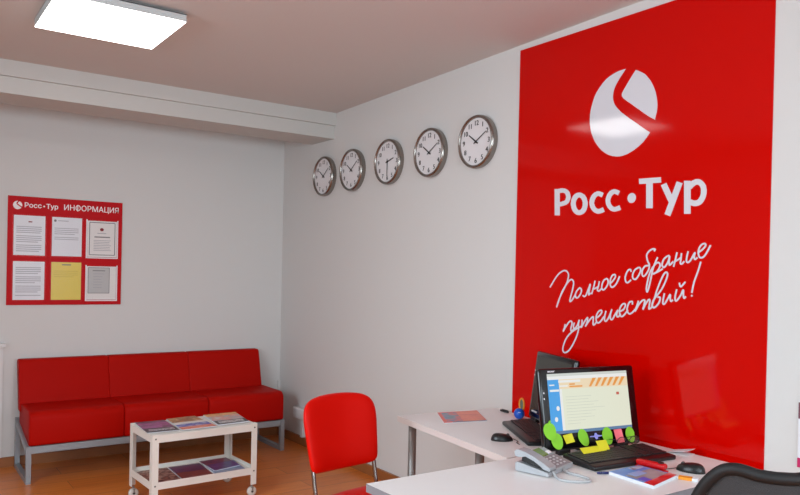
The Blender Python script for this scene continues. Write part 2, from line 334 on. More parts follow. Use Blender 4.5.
LETTERS=[([(-3.096,1.847),(-3.101,1.713)],[(-3.131,1.844),(-3.136,1.711)]),([(-3.12,1.822),(-3.125,1.822),(-3.13,1.823),(-3.137,1.824),(-3.143,1.824),(-3.148,1.824),(-3.152,1.824),(-3.155,1.823),(-3.158,1.823),(-3.161,1.822),(-3.164,1.821),(-3.165,1.819),(-3.167,1.818),(-3.169,1.816),(-3.17,1.814),(-3.172,1.81),(-3.173,1.807),(-3.174,1.804),(-3.175,1.801),(-3.174,1.799),(-3.173,1.796),(-3.172,1.793),(-3.171,1.79),(-3.169,1.787),(-3.167,1.785),(-3.165,1.784),(-3.163,1.783),(-3.16,1.782),(-3.156,1.782),(-3.152,1.781),(-3.148,1.78),(-3.143,1.779),(-3.138,1.779),(-3.132,1.779),(-3.126,1.779),(-3.121,1.779),(-3.117,1.779)],[(-3.113,1.845),(-3.117,1.845),(-3.123,1.846),(-3.13,1.846),(-3.137,1.847),(-3.146,1.847),(-3.153,1.846),(-3.16,1.845),(-3.167,1.843),(-3.173,1.841),(-3.179,1.838),(-3.184,1.835),(-3.189,1.831),(-3.194,1.826),(-3.197,1.821),(-3.2,1.815),(-3.202,1.81),(-3.203,1.804),(-3.204,1.799),(-3.203,1.793),(-3.202,1.788),(-3.2,1.783),(-3.197,1.778),(-3.194,1.773),(-3.19,1.769),(-3.184,1.766),(-3.179,1.763),(-3.173,1.761),(-3.167,1.76),(-3.162,1.759),(-3.156,1.758),(-3.15,1.757),(-3.143,1.756),(-3.136,1.756),(-3.129,1.756),(-3.124,1.756),(-3.121,1.756)]),([(-3.282,1.76),(-3.282,1.756),(-3.282,1.751),(-3.28,1.747),(-3.279,1.743),(-3.277,1.74),(-3.275,1.737),(-3.272,1.734),(-3.27,1.733),(-3.268,1.731),(-3.265,1.731),(-3.263,1.73),(-3.261,1.73),(-3.26,1.73),(-3.257,1.731),(-3.255,1.732),(-3.253,1.734),(-3.25,1.736),(-3.248,1.738),(-3.245,1.742),(-3.243,1.745),(-3.241,1.749),(-3.24,1.754),(-3.239,1.758),(-3.238,1.763),(-3.238,1.767),(-3.239,1.772),(-3.24,1.776),(-3.242,1.78),(-3.244,1.783),(-3.246,1.786),(-3.249,1.789),(-3.251,1.791),(-3.253,1.792),(-3.256,1.793),(-3.258,1.793),(-3.259,1.793),(-3.261,1.793),(-3.263,1.792),(-3.266,1.791),(-3.268,1.789),(-3.271,1.787),(-3.273,1.785),(-3.276,1.781),(-3.278,1.778),(-3.28,1.774),(-3.281,1.769),(-3.282,1.765),(-3.282,1.76)],[(-3.313,1.758),(-3.313,1.752),(-3.312,1.745),(-3.31,1.739),(-3.308,1.733),(-3.305,1.727),(-3.301,1.722),(-3.296,1.717),(-3.291,1.713),(-3.284,1.71),(-3.278,1.708),(-3.27,1.706),(-3.262,1.706),(-3.254,1.707),(-3.247,1.709),(-3.239,1.712),(-3.233,1.716),(-3.227,1.721),(-3.222,1.726),(-3.217,1.732),(-3.214,1.738),(-3.211,1.745),(-3.209,1.751),(-3.207,1.758),(-3.206,1.765),(-3.207,1.772),(-3.208,1.778),(-3.209,1.785),(-3.212,1.791),(-3.215,1.797),(-3.219,1.802),(-3.224,1.807),(-3.23,1.811),(-3.236,1.814),(-3.243,1.816),(-3.251,1.817),(-3.259,1.817),(-3.267,1.816),(-3.274,1.814),(-3.281,1.81),(-3.288,1.806),(-3.294,1.802),(-3.299,1.796),(-3.303,1.791),(-3.306,1.785),(-3.309,1.778),(-3.311,1.772),(-3.313,1.765),(-3.313,1.758)]),([(-3.408,1.804),(-3.405,1.805),(-3.401,1.807),(-3.395,1.809),(-3.389,1.812),(-3.381,1.814),(-3.373,1.815),(-3.366,1.814),(-3.359,1.812),(-3.353,1.81),(-3.348,1.807),(-3.343,1.804),(-3.339,1.8),(-3.335,1.795),(-3.331,1.79),(-3.328,1.784),(-3.326,1.778),(-3.324,1.772),(-3.323,1.765),(-3.324,1.759),(-3.325,1.752),(-3.327,1.746),(-3.33,1.739),(-3.334,1.734),(-3.338,1.728),(-3.343,1.723),(-3.348,1.719),(-3.354,1.715),(-3.361,1.712),(-3.368,1.709),(-3.377,1.707),(-3.385,1.707),(-3.394,1.708),(-3.402,1.71),(-3.408,1.712),(-3.414,1.714),(-3.417,1.714)],[(-3.398,1.784),(-3.394,1.785),(-3.39,1.787),(-3.385,1.789),(-3.381,1.791),(-3.378,1.792),(-3.376,1.792),(-3.375,1.792),(-3.372,1.791),(-3.37,1.79),(-3.367,1.789),(-3.365,1.787),(-3.362,1.785),(-3.36,1.782),(-3.358,1.778),(-3.355,1.774),(-3.354,1.77),(-3.353,1.766),(-3.352,1.762),(-3.352,1.759),(-3.353,1.755),(-3.355,1.751),(-3.357,1.746),(-3.359,1.743),(-3.361,1.74),(-3.364,1.737),(-3.367,1.735),(-3.37,1.733),(-3.373,1.731),(-3.376,1.73),(-3.378,1.73),(-3.381,1.73),(-3.385,1.73),(-3.391,1.732),(-3.397,1.733),(-3.402,1.735),(-3.406,1.736)]),([(-3.502,1.805),(-3.499,1.807),(-3.495,1.809),(-3.49,1.811),(-3.483,1.814),(-3.476,1.816),(-3.468,1.817),(-3.461,1.816),(-3.455,1.815),(-3.449,1.812),(-3.444,1.81),(-3.439,1.806),(-3.435,1.802),(-3.431,1.798),(-3.428,1.793),(-3.425,1.787),(-3.423,1.781),(-3.421,1.775),(-3.42,1.769),(-3.421,1.762),(-3.422,1.756),(-3.424,1.749),(-3.427,1.743),(-3.43,1.738),(-3.434,1.732),(-3.439,1.728),(-3.444,1.723),(-3.45,1.719),(-3.456,1.716),(-3.463,1.714),(-3.471,1.712),(-3.48,1.712),(-3.488,1.713),(-3.496,1.715),(-3.502,1.716),(-3.508,1.718),(-3.511,1.719)],[(-3.491,1.786),(-3.488,1.788),(-3.484,1.79),(-3.479,1.792),(-3.475,1.794),(-3.472,1.795),(-3.471,1.795),(-3.469,1.794),(-3.467,1.794),(-3.465,1.793),(-3.462,1.791),(-3.46,1.79),(-3.458,1.788),(-3.455,1.785),(-3.453,1.781),(-3.451,1.777),(-3.449,1.773),(-3.448,1.769),(-3.448,1.766),(-3.448,1.762),(-3.449,1.758),(-3.45,1.754),(-3.452,1.75),(-3.454,1.747),(-3.457,1.744),(-3.459,1.741),(-3.462,1.739),(-3.465,1.737),(-3.468,1.735),(-3.47,1.734),(-3.472,1.734),(-3.475,1.734),(-3.48,1.734),(-3.486,1.736),(-3.492,1.737),(-3.497,1.739),(-3.501,1.74)]),([(-3.607,1.829),(-3.722,1.826)],[(-3.604,1.853),(-3.719,1.85)]),([(-3.644,1.835),(-3.647,1.718)],[(-3.678,1.832),(-3.681,1.716)]),([(-3.72,1.814),(-3.768,1.725)],[(-3.747,1.823),(-3.795,1.735)]),([(-3.799,1.825),(-3.742,1.687)],[(-3.827,1.814),(-3.771,1.676)]),([(-3.834,1.824),(-3.838,1.683)],[(-3.865,1.821),(-3.869,1.682)]),([(-3.869,1.786),(-3.872,1.788),(-3.875,1.791),(-3.878,1.794),(-3.881,1.796),(-3.885,1.799),(-3.887,1.8),(-3.89,1.801),(-3.893,1.802),(-3.896,1.802),(-3.898,1.802),(-3.9,1.802),(-3.901,1.802),(-3.902,1.801),(-3.904,1.799),(-3.907,1.797),(-3.909,1.794),(-3.911,1.791),(-3.912,1.788),(-3.913,1.784),(-3.914,1.78),(-3.914,1.775),(-3.914,1.769),(-3.914,1.764),(-3.913,1.76),(-3.912,1.756),(-3.91,1.752),(-3.908,1.748),(-3.905,1.744),(-3.903,1.741),(-3.901,1.74),(-3.899,1.738),(-3.897,1.738),(-3.895,1.737),(-3.893,1.737),(-3.89,1.737),(-3.887,1.737),(-3.885,1.737),(-3.882,1.738),(-3.878,1.739),(-3.874,1.741),(-3.87,1.742),(-3.868,1.743)],[(-3.85,1.805),(-3.852,1.806),(-3.855,1.809),(-3.859,1.812),(-3.863,1.816),(-3.868,1.819),(-3.874,1.822),(-3.879,1.823),(-3.884,1.825),(-3.89,1.826),(-3.896,1.826),(-3.903,1.825),(-3.91,1.823),(-3.916,1.819),(-3.921,1.815),(-3.926,1.81),(-3.93,1.805),(-3.934,1.799),(-3.937,1.793),(-3.938,1.786),(-3.94,1.779),(-3.94,1.772),(-3.94,1.766),(-3.939,1.759),(-3.938,1.753),(-3.936,1.747),(-3.934,1.741),(-3.93,1.735),(-3.927,1.73),(-3.923,1.725),(-3.919,1.721),(-3.914,1.718),(-3.908,1.715),(-3.903,1.714),(-3.897,1.713),(-3.892,1.713),(-3.887,1.713),(-3.881,1.714),(-3.875,1.716),(-3.87,1.717),(-3.866,1.719),(-3.862,1.72),(-3.86,1.721)])]
# ------------------------------------------------------------------ camera
cam = bpy.data.cameras.new('camera'); co = bpy.data.objects.new('camera', cam); COL.objects.link(co)
right = Vector((.81704065, -.5761425, .02245862)); up = Vector((-.01430043, .01869045, .99972304)); fwd = Vector((.57640269, .81713554, -.00703177))
mw = Matrix(((right.x, up.x, -fwd.x, -2.79153), (right.y, up.y, -fwd.y, -5.70390), (right.z, up.z, -fwd.z, 1.41242), (0, 0, 0, 1)))
co.matrix_world = mw
cam.sensor_width = 36; cam.lens = 736.132/800*36; cam.shift_y = 28.8725/800; cam.clip_start = .05
SC.camera = co
# ------------------------------------------------------------------ setting
def zc(y): return 2.573-.0235*y
XL, YF = -4.0, -7.3
mb = MB().box((XL-.1, YF-.1, -.06), (.1, .1, 0)); struct(mb, 'floor', M['floor'])
mb = MB(); a, b = YF-.1, .1
mb.add([(XL-.1, a, zc(a)), (.1, a, zc(a)), (.1, b, zc(b)), (XL-.1, b, zc(b)), (XL-.1, a, zc(a)+.1), (.1, a, zc(a)+.1), (.1, b, zc(b)+.1), (XL-.1, b, zc(b)+.1)],
       [(0, 3, 2, 1), (4, 5, 6, 7), (0, 1, 5, 4), (1, 2, 6, 5), (2, 3, 7, 6), (3, 0, 4, 7)]); struct(mb, 'ceiling', M['ceil'])
def wallpoly(name, side, pts):
    mb = MB()
    if side == 'x': mb.prism([(y, z) for y, z in pts[0]], pts[1], pts[2], lambda v: Vector((v.z, v.x, v.y)))
    else: mb.prism([(x, z) for x, z in pts[0]], pts[1], pts[2], lambda v: Vector((v.x, v.z, v.y)))
    return struct(mb, name, M['wall'])
wallpoly('wall_back', 'y', ([(XL, 0), (0, 0), (0, zc(0)), (XL, zc(0))], 0, .1))
wallpoly('wall_right', 'x', ([(YF, 0), (0.1, 0), (0.1, zc(0.1)), (YF, zc(YF))], 0, .1))
LW = (-4.9, -2.6, .80, 2.30); zl = zc(YF)
mb = MB()
for y0, y1, z0, z1 in [(YF, .1, 0, LW[2]), (YF, LW[0], LW[2], LW[3]), (LW[1], .1, LW[2], LW[3])]: mb.box((XL-.1, y0, z0), (XL, y1, z1))
mb.prism([(YF, LW[3]), (.1, LW[3]), (.1, zc(.1)), (YF, zl)], XL-.1, XL, lambda v: Vector((v.z, v.x, v.y)))
struct(mb, 'wall_left', M['wall'])
mb = MB(); t = .05; ym = (LW[0]+LW[1])/2
for y0, y1, z0, z1 in [(LW[0], LW[0]+t, LW[2], LW[3]), (LW[1]-t, LW[1], LW[2], LW[3]), (LW[0]+t, LW[1]-t, LW[2], LW[2]+t), (LW[0]+t, LW[1]-t, LW[3]-t, LW[3]), (ym-t/2, ym+t/2, LW[2]+t, LW[3]-t)]: mb.box((XL-.08, y0, z0), (XL-.02, y1, z1))
w = struct(mb, 'window_3', M['trimw'])  # unseen, added to give the side daylight a source
for y0, y1 in ((LW[0]+t, ym-t/2), (ym+t/2, LW[1]-t)): MB().box((XL-.055, y0, LW[2]+t), (XL-.05, y1, LW[3]-t)).build('pane', M['pane'], w)
# wall behind the viewer with two unseen windows added to give the daylight a source
WINS = [(-3.5, -2.1), (-1.65, -.25)]; WZ0, WZ1 = .85, 2.35; zt = zc(YF)
mb = MB()
for x0, x1, z0, z1 in [(XL, .0, 0, WZ0), (XL, 0, WZ1, zt), (XL, WINS[0][0], WZ0, WZ1), (WINS[0][1], WINS[1][0], WZ0, WZ1), (WINS[1][1], 0, WZ0, WZ1)]:
    mb.box((x0, YF-.1, z0), (x1, YF, z1))
struct(mb, 'wall_front', M['wall'])
for i, (x0, x1) in enumerate(WINS):
    mb = MB(); t = .05; xm = (x0+x1)/2
    for q in [((x0, YF-.08, WZ0), (x0+t, YF-.02, WZ1)), ((x1-t, YF-.08, WZ0), (x1, YF-.02, WZ1)), ((x0+t, YF-.08, WZ0), (x1-t, YF-.02, WZ0+t)), ((x0+t, YF-.08, WZ1-t), (x1-t, YF-.02, WZ1)), ((xm-t/2, YF-.08, WZ0+t), (xm+t/2, YF-.02, WZ1-t))]: mb.box(*q)
    w = struct(mb, f'window_{i+1}', M['trimw'])
    for a, b in ((x0+t, xm-t/2), (xm+t/2, x1-t)): MB().box((a, YF-.055, WZ0+t), (b, YF-.05, WZ1-t)).build('pane', M['pane'], w)
# stepped beam just in front of the back wall, skirtings, corner trunking, boxed panel with ledge
struct(MB().box((XL, -.865, 2.5), (0, -.50, 2.605)).box((XL, -.845, 2.402), (0, -.50, 2.4995)), 'trim_1', M['beam'])
struct(MB().box((XL, -.018, 0), (0, 0, .068)), 'baseboard_back', M['skirt'])
struct(MB().box((-.018, YF, 0), (0, -.0185, .068)), 'baseboard_right', M['skirt'])
struct(MB().box((-.02, -.018, .069), (-.0005, -.0005, .46)), 'trim_2', M['wall'])
struct(MB().box((-2.75, -.014, .069), (-2.097, 0, .834)).box((-2.75, -.06, .8345), (-2.086, 0, .858)), 'trim_3', M['trimw'])
# ------------------------------------------------------------------ transforms onto the two walls
XR = lambda v: Vector((-v.z, -v.x, v.y))      # right wall: x = viewer's right, y = up, z = out of the wall
XB = lambda v: Vector((v.x, -v.z, v.y))       # back wall
# ------------------------------------------------------------------ red banner
bn = thing('wall_banner', 'tall glossy red banner panel with white emblem, name and slogan on the right wall', 'banner', (0, -3.52, .1))
Lb = lambda X, o: (lambda v: X(v)-Vector(o))
OB = (0, -3.52, .1)
XRb = Lb(XR, OB)
MB().box((-.0045, -4.208+3.52, 0), (-.0005, -2.826+3.52, 2.51)).build('panel', M['red_panel'], bn)
mb = MB()
for poly in EMBLEM: mb.prism([(-y, z) for y, z in poly], .0046, .0056, XRb)
mb.build('emblem', M['white_vinyl'], bn)
mb = MB()
def put(mb, vf, h0, X, mi=0, h1=None):
    mb.add([X(Vector((v.x, v.y, h0))) for v in vf[0]], vf[1], mi)
for i, (L, Rr) in enumerate(LETTERS): strip(mb, L, Rr, .0046, .0052+.00008*i, XRb)
mb.prism([(3.568+.023*cos(2*pi*i/24), 1.769+.023*sin(2*pi*i/24)) for i in range(24)], .0046, .0056, XRb)
mb.build('lettering', M['white_vinyl'], bn)
mb = MB()
for st in SLOGAN: ribbon(mb, [(-y, z, 0) for y, z in st], .0075, .0046, .0056, XRb)
mb.build('slogan', M['white_vinyl'], bn)
# ------------------------------------------------------------------ wall clocks
def hand(ang, L, w, h, back=.02):
    a = -R(ang); d = Vector((-sin(a), cos(a), 0)); n = Vector((d.y, -d.x, 0))
    return [tuple((p)[:2]) for p in (-d*back-n*w/2, -d*back+n*w/2, d*L+n*w*.35, d*L-n*w*.35)]
numv = None
def make_clock(y, z, hh, mm, label):
    global numv
    o = (0, y, z); t = thing('wall_clock', label, 'clock', o, 0, 'row of wall clocks')
    X = lambda v: Vector((-v.z, -v.x, v.y))
    if numv is None:
        me = {}
        prof = [(.149, .001), (.1515, .010), (.153, .022), (.152, .034), (.148, .042), (.1425, .0455), (.137, .043), (.1345, .037), (.134, .030)]
        me['rim'] = MB().lathe(prof, 64, X).build('rim', M['clock_rim'], t)
        me['dial'] = MB().disc(.1345, .0305, 64, X).disc(.150, .001, 64, X).build('dial', M['dial'], t)
        for k in range(1, 13):
            a = 2*pi*k/12; vs, fs = text_mesh(str(k), .040, 0, 'CENTER'); cy = (min(v.y for v in vs)+max(v.y for v in vs))/2; mb = MB()
            for q, dx in enumerate((0, .0015, .003)): mb.add([X(Vector((v.x+dx-.0015+.107*sin(a), v.y-cy+.107*cos(a), .0312+.0001*q))) for v in vs], fs)
            me['num%d' % k] = mb.build('numeral', M['black'], t)
        numv = me
    else:
        for k in numv:
            c = numv[k].copy(); COL.objects.link(c); c.parent = t
    MB().prism(hand(hh*30+mm/2, .074, .009, 0), .0322, .0332, X).build('hour_hand', M['black'], t)
    MB().prism(hand(mm*6, .098, .0065, 0), .0338, .0348, X).build('minute_hand', M['black'], t)
    MB().lathe([(.007, .0312), (.007, .0365), (.0001, .0368)], 16, X).build('hub', M['black'], t)
ck = [(-.742, 2.126, 10, 9, 'round steel wall clock at ten past ten nearest the beam, farthest from the red banner'),
      (-1.150, 2.134, 10, 9, 'round steel wall clock at ten past ten, second from the beam end of the row'),
      (-1.615, 2.143, 2, 30, 'round steel wall clock showing half past two in the middle of the row'),
      (-2.072, 2.150, 10, 10, 'round steel wall clock at ten past ten, next to last before the red banner'),
      (-2.512, 2.160, 10, 10, 'round steel wall clock at ten past ten closest to the red banner')]
for c in ck: make_clock(*c)
# ------------------------------------------------------------------ information board
OBB = (-1.705, 0, 1.118)
ib = thing('hanging_notice_board', 'red information board with six paper pockets on the back wall above the sofa', 'notice board', OBB)
XBb = Lb(XB, OBB)
MB().prism([(-2.084, 1.118), (-1.324, 1.118), (-1.324, 1.874), (-2.084, 1.874)], .0002, .010, XBb).build('panel', M['red_board'], ib)
mb = MB(); sx = .058/.40
for poly in EMBLEM:
    mb.prism([(-2.053+(-y-3.313)*sx*1.05, 1.782+(z-1.968)*sx) for y, z in poly], .0101, .0108, XBb)
mb.build('emblem', M['letter'], ib)
mb = MB()
for q, (dx, dz) in enumerate([(0, 0), (.0022, 0), (.0011, .0009), (.0011, -.0009)]):
    put(mb, fit_text('Росс', -1.981+dx, -1.875+dx, 1.799+dz, .031, 0), .0104+.0001*q, XBb); put(mb, fit_text('Тур', -1.843+dx, -1.768+dx, 1.798+dz, .031, 0), .0104+.0001*q, XBb)
mb.prism([(-1.857+.006*cos(2*pi*i/12), 1.812+.006*sin(2*pi*i/12)) for i in range(12)], .0101, .0108, XBb)
mb.build('lettering', M['letter'], ib)
mb = MB()
for q, (dx, dz) in enumerate([(0, 0), (.0012, 0), (.0006, .0004)]): put(mb, fit_text('ИНООРМАЦИЯ', -1.727+dx, -1.352+dx, 1.796+dz, .037, 0), .0104+.0001*q, XBb)
tx = [[v.x for v in text_mesh(t)[0]] for t in ('ИНООРМАЦИЯ', 'ИНО', 'ИНОО')]      # upright through the third letter makes it a Ф
x0 = min(tx[0]); x1 = max(tx[0]); w3 = max(tx[2])-max(tx[1]); cx = -1.727+(max(tx[1])-w3*.47-x0)/(x1-x0)*.375
mb.prism([(cx-.0030, 1.791), (cx+.0030, 1.791), (cx+.0030, 1.838), (cx-.0030, 1.838)], .0101, .0110, XBb)
mb.build('heading', M['letter'], ib)
cols = [(-2.048, -1.846), (-1.805, -1.603), (-1.568, -1.359)]; rows = [(1.464, 1.744), (1.152, 1.424)]
PL = {(0, 0): 'white printed sheet in the upper left pocket of the red information board',
      (1, 0): 'white letter with heading in the upper middle pocket of the red board',
      (2, 0): 'framed certificate with small red crest in the upper right pocket of the red board',
      (0, 1): 'densely printed white sheet in the lower left pocket of the red information board',
      (1, 1): 'yellow sheet in the lower middle pocket of the red information board',
      (2, 1): 'small grey framed copy on white in the lower right pocket of the red board'}
rnd = random.Random(3)
for (i, j), lab in PL.items():
    x0, x1 = cols[i]; z0, z1 = rows[j]
    if i == 2: z1 -= .012 if j == 0 else .024
    pk = MB().prism([(x0-.006, z0-.006), (x1+.006, z0-.006), (x1+.006, z1+.004), (x0-.006, z1+.004)], .0150, .0165, XBb).build('pocket', M['clear'], ib)
    if i == 2:
        mb = MB(); e = .007
        mb.prism([(x0-.008, z0-.008), (x0, z0-.008), (x0, z1+.006), (x0-.008, z1+.006)], .0101, .0168, XBb)
        mb.prism([(x1, z0-.008), (x1+.006, z0-.008), (x1+.006, z1+.006), (x1, z1+.006)], .0101, .0168, XBb)
        mb.prism([(x0, z0-.008), (x1, z0-.008), (x1, z0-.001), (x0, z0-.001)], .0101, .0149, XBb)
        mb.build('pocket_edge', M['frosted'], pk)
    xc, zc_ = (x0+x1)/2, z0
    oo = (xc, 0, zc_); X = Lb(XB, oo)
    s = thing('information_sheet', lab, 'paper', oo, 0, 'sheets in the information board')
    d = .002
    MB().prism([(x0+d, z0+d), (x1-d, z0+d), (x1-d, z1-d), (x0+d, z1-d)], .0108, .0118, X).build('sheet', M['paper_y' if (i, j) == (1, 1) else ('paper2' if i == 2 else 'paper')], s)
    mb = MB(); w = x1-x0; h = z1-z0
    def ln(a, b, z, t, mi=0): mb.prism([(a, z-t/2), (b, z-t/2), (b, z+t/2), (a, z+t/2)], .0119, .0122, X, mi)
    if (i, j) == (2, 0):
        fx0, fx1, fz0, fz1 = x0+.016, x1-.016, z0+.018, z1-.014
        for q in ((fx0, fx1, fz0, .005), (fx0, fx1, fz1, .005)): ln(q[0], q[1], q[2], q[3], 1)
        for x in (fx0, fx1): mb.prism([(x-.0025, fz0), (x+.0025, fz0), (x+.0025, fz1), (x-.0025, fz1)], .0119, .0122, X, 1)
        mb.prism([(xc-.004+.014*cos(a), fz1-.05+.012*sin(a)) for a in [2*pi*k/12 for k in range(12)]], .0119, .0122, X, 2)
        ln(xc-.035, xc+.028, fz1-.078, .005); ln(xc-.055, xc+.055, fz1-.105, .008, 1)
        for k in range(7): ln(xc-.06, xc+.05+.015*rnd.random(), fz1-.13-.012*k, .004)
    elif (i, j) == (2, 1):
        gx0, gx1, gz0, gz1 = x0+.012, x1-.05, z0+.05, z1-.012
        mb.prism([(gx0, gz0), (gx1, gz0), (gx1, gz1), (gx0, gz1)], .0118, .0120, X, 3)
        for q in (gz0, gz1): ln(gx0, gx1, q, .004, 1)
        for x in (gx0, gx1): mb.prism([(x-.002, gz0), (x+.002, gz0), (x+.002, gz1), (x-.002, gz1)], .0119, .0123, X, 1)
        ln(gx0+.03, gx1-.03, gz1-.022, .006, 1)
        for k in range(6): ln(gx0+.035, gx1-.03-.03*rnd.random(), gz1-.045-.02*k, .004)
    else:
        top = .06 if j == 0 else .025
        if (i, j) == (0, 0): ln(xc-.008, xc+.016, z1-.045, .008, 2)
        if (i, j) == (1, 0):
            mb.prism([(x0+.022+.009*cos(2*pi*k/10), z1-.027+.009*sin(2*pi*k/10)) for k in range(10)], .0119, .0122, X, 1); ln(x0+.04, x0+.11, z1-.027, .005)
        if (i, j) == (1, 1): ln(xc-.03, xc+.03, z1-.02, .007, 1); top = .045
        n = 13 if i == 0 else (6 if j == 0 else 4)
        z = z1-top-.02
        for k in range(n):
            if z < z0+.03: break
            ln(x0+.018, x1-.02-(.05*rnd.random() if k % 4 == 3 else .004), z, .0055 if i == 0 else .0045, 0); z -= .0135 if k % 4 != 3 else .024
    mb.build('printed_text', [M['ink'], M['ink_d'], M['ink_r'], M['paper_g']] if (i, j) != (1, 1) else [mat('ochre print', (206, 184, 84), .7), M['ink_d'], M['ink_r'], M['paper_g']], s)
# ------------------------------------------------------------------ ceiling lamp
lz = 2.570
cl = thing('ceiling_lamp', 'lit square white panel lamp under the ceiling above the sofa end', 'lamp', (-1.907, -1.967, lz))
zt_ = .0465
MB().box((-.285, -.272, .004), (.285, -.268, zt_-.0045)).box((-.285, .268, .004), (.285, .272, zt_-.0115)).box((-.285, -.268, .004), (-.281, .268, zt_-.0115)).box((.281, -.268, .004), (.285, .268, zt_-.0115)).box((-.285, -.272, zt_-.0115), (.285, .272, zt_-.006)).build('housing', M['lamp_frame'], cl)
MB().box((-.283, -.27, -.0), (.283, .27, .0038)).build('diffuser', M['lamp_glow'], cl)
# ------------------------------------------------------------------ sofa
so = thing('sofa', 'three seat red leatherette sofa on grey steel frame along the back wall', 'sofa', (-1.115, -.3, 0))
for a, b in [(-.889, -.3005), (-.2995, .2965), (.2975, .897)]:
    vs, fs = loft(rrect(-.232, .238, .19, .458, (.022, .02, .02, .055)), a, b, .012)
    MB().add(vs, fs, 0, True).build('seat_cushion', M['sofa_red'], so)
for a, b in [(-.897, -.3105), (-.3095, .2805), (.2815, .872)]:
    sh = lambda v: Vector((v.x, v.y+.09*(v.z-.40)/.35, v.z))
    vs, fs = loft(rrect(.112, .40, .196, .748, (.02, .02, .022, .016)), a, b, .010, sh)
    MB().add(vs, fs, 0, True).build('back_cushion', M['sofa_red'], so)
for x in (-.905, .875):
    mb = MB(); w = .03
    prof = [(-.232, 0), (-.232, .222), (.262, .335), (.262, 0)]
    mb.box((x, -.232, 0), (x+w, -.197, .20))
    mb.prism([(-.232, .2), (-.232, .238), (.262, .345), (.262, .308), (-.197, .2)], x, x+w, lambda v: Vector((v.z, v.x, v.y)))
    mb.box((x, .232, .03), (x+w, .262, .307)); mb.box((x, -.197, 0), (x+w, .262, .03))
    mb.build('side_frame', M['grey_metal'], so)
MB().box((-.874, -.226, .194), (.874, -.196, .2365)).build('front_rail', M['grey_metal'], so)
MB().box((-.874, .15, .20), (.874, .18, .2365)).build('rear_rail', M['grey_metal'], so)
# ------------------------------------------------------------------ magazine cart
CZ = .448
ca = thing('magazine_cart', 'white steel two shelf cart on casters in front of the sofa', 'cart', (-1.206, -1.305, 0), R(2.5))
W2, D2 = .325, .197
MB().box((-W2+.004, -D2+.004, CZ-.006), (W2-.004, D2-.004, CZ)).box((-W2+.03, -D2, CZ-.042), (W2-.03, -D2+.004, CZ)).box((-W2+.03, D2-.004, CZ-.042), (W2-.03, D2, CZ)).box((-W2, -D2+.03, CZ-.042), (-W2+.004, D2-.03, CZ)).box((W2-.004, -D2+.03, CZ-.042), (W2, D2-.03, CZ)).build('top_shelf', M['cart'], ca)
MB().box((-W2+.004, -D2+.004, .150), (W2-.004, D2-.004, .156)).box((-W2+.03, -D2, .138), (W2-.03, -D2+.004, .180)).box((-W2+.03, D2-.004, .138), (W2-.03, D2, .180)).box((-W2, -D2+.03, .138), (-W2+.004, D2-.03, .180)).box((W2-.004, -D2+.03, .138), (W2, D2-.03, .180)).build('lower_shelf', M['cart'], ca)
for sx_ in (-1, 1):
    for sy in (-1, 1):
        x, y = sx_*W2, sy*D2
        f = lambda a, b, z0, z1: ((min(a[0], b[0]), min(a[1], b[1]), z0), (max(a[0], b[0]), max(a[1], b[1]), z1))
        p = MB().box(*f((x, y+sy*.0005), (x-sx_*.036, y-sy*.005), .075, CZ+.004)).box(*f((x+sx_*.0005, y-sy*.005), (x-sx_*.005, y-sy*.04), .075, CZ+.004)).build('post', M['cart'], ca)
        Xs = lambda v, x=x, y=y, sx_=sx_, sy=sy: Vector((x-sx_*.018+v.x, y+sy*(.0005+v.z), v.y))
        for z in (CZ-.02, .16): MB().disc(.005, .002, 10, lambda v, z=z: Xs(v+Vector((0, z, 0)))).lathe([(.005, 0), (.005, .002)], 10, lambda v, z=z: Xs(v+Vector((0, z, 0)))).build('bolt', M['bolt'], p)
        cx, cy = x-sx_*.02, y-sy*.02
        cs = MB().tube([(cx, cy, .058), (cx, cy, .0752)], .006, 8).box((cx-.009, cy-.0145, .054), (cx+.009, cy+.0145, .0585)).box((cx-.004, cy-.0145, .034), (cx+.004, cy-.0125, .054)).box((cx-.006, cy+.0125, .026), (cx+.006, cy+.0145, .054)).build('caster', M['fork'], ca)
        Xw = lambda v: Vector((cx+v.z, cy+v.x, .026+v.y)) if False else Vector((cx+v.x, cy+v.z, .030+v.y))
        MB().lathe([(.008, -.012), (.022, -.012), (.0295, -.008), (.0295, .008), (.022, .012), (.008, .012)], 20, Xw).disc(.0085, -.0118, 12, Xw, 1).disc(.0085, .0118, 12, Xw, 1).build('wheel', [M['wheel'], M['rubber']], cs)
# ------------------------------------------------------------------ printed matter
def mag(name, label, cat, P, z, t, stripes, group=None, pages='paper', X=None):
    """P: rear-left, front-left, front-right, rear-right corners; stripes (v0, v1, material) from rear to front"""
    c = sum((Vector((x, y, 0)) for x, y in P), Vector())/4
    o = thing(name, label, cat, (c.x, c.y, z), 0, group)
    q = [(x-c.x, y-c.y) for x, y in P]
    MB().prism(q[::-1], 0, t-.0008, mi=0).build('pages', M[pages], o)
    mb = MB(); ms = []
    Q = [Vector((x, y, 0)) for x, y in q]
    def bl(u, v, h): p = (Q[0]*(1-u)+Q[3]*u)*(1-v)+(Q[1]*(1-u)+Q[2]*u)*v; return Vector((p.x, p.y, h))
    for si, (v0, v1, m, *uu) in enumerate(stripes):
        u0, u1 = uu if uu else (0, 1); h = t+.00025*(si if uu else 0)
        ms.append(m); mb.add([bl(u0, v0, t-.0007), bl(u0, v1, t-.0007), bl(u1, v1, t-.0007), bl(u1, v0, t-.0007), bl(u0, v0, h), bl(u0, v1, h), bl(u1, v1, h), bl(u1, v0, h)], [(4, 5, 6, 7), (0, 1, 5, 4), (1, 2, 6, 5), (2, 3, 7, 6), (3, 0, 4, 7)], len(ms)-1)
    mb.build('cover', ms, o)
    return o
cw = lambda x: mat('print %d %d %d' % x, x, .35)
zt1 = CZ+.0045
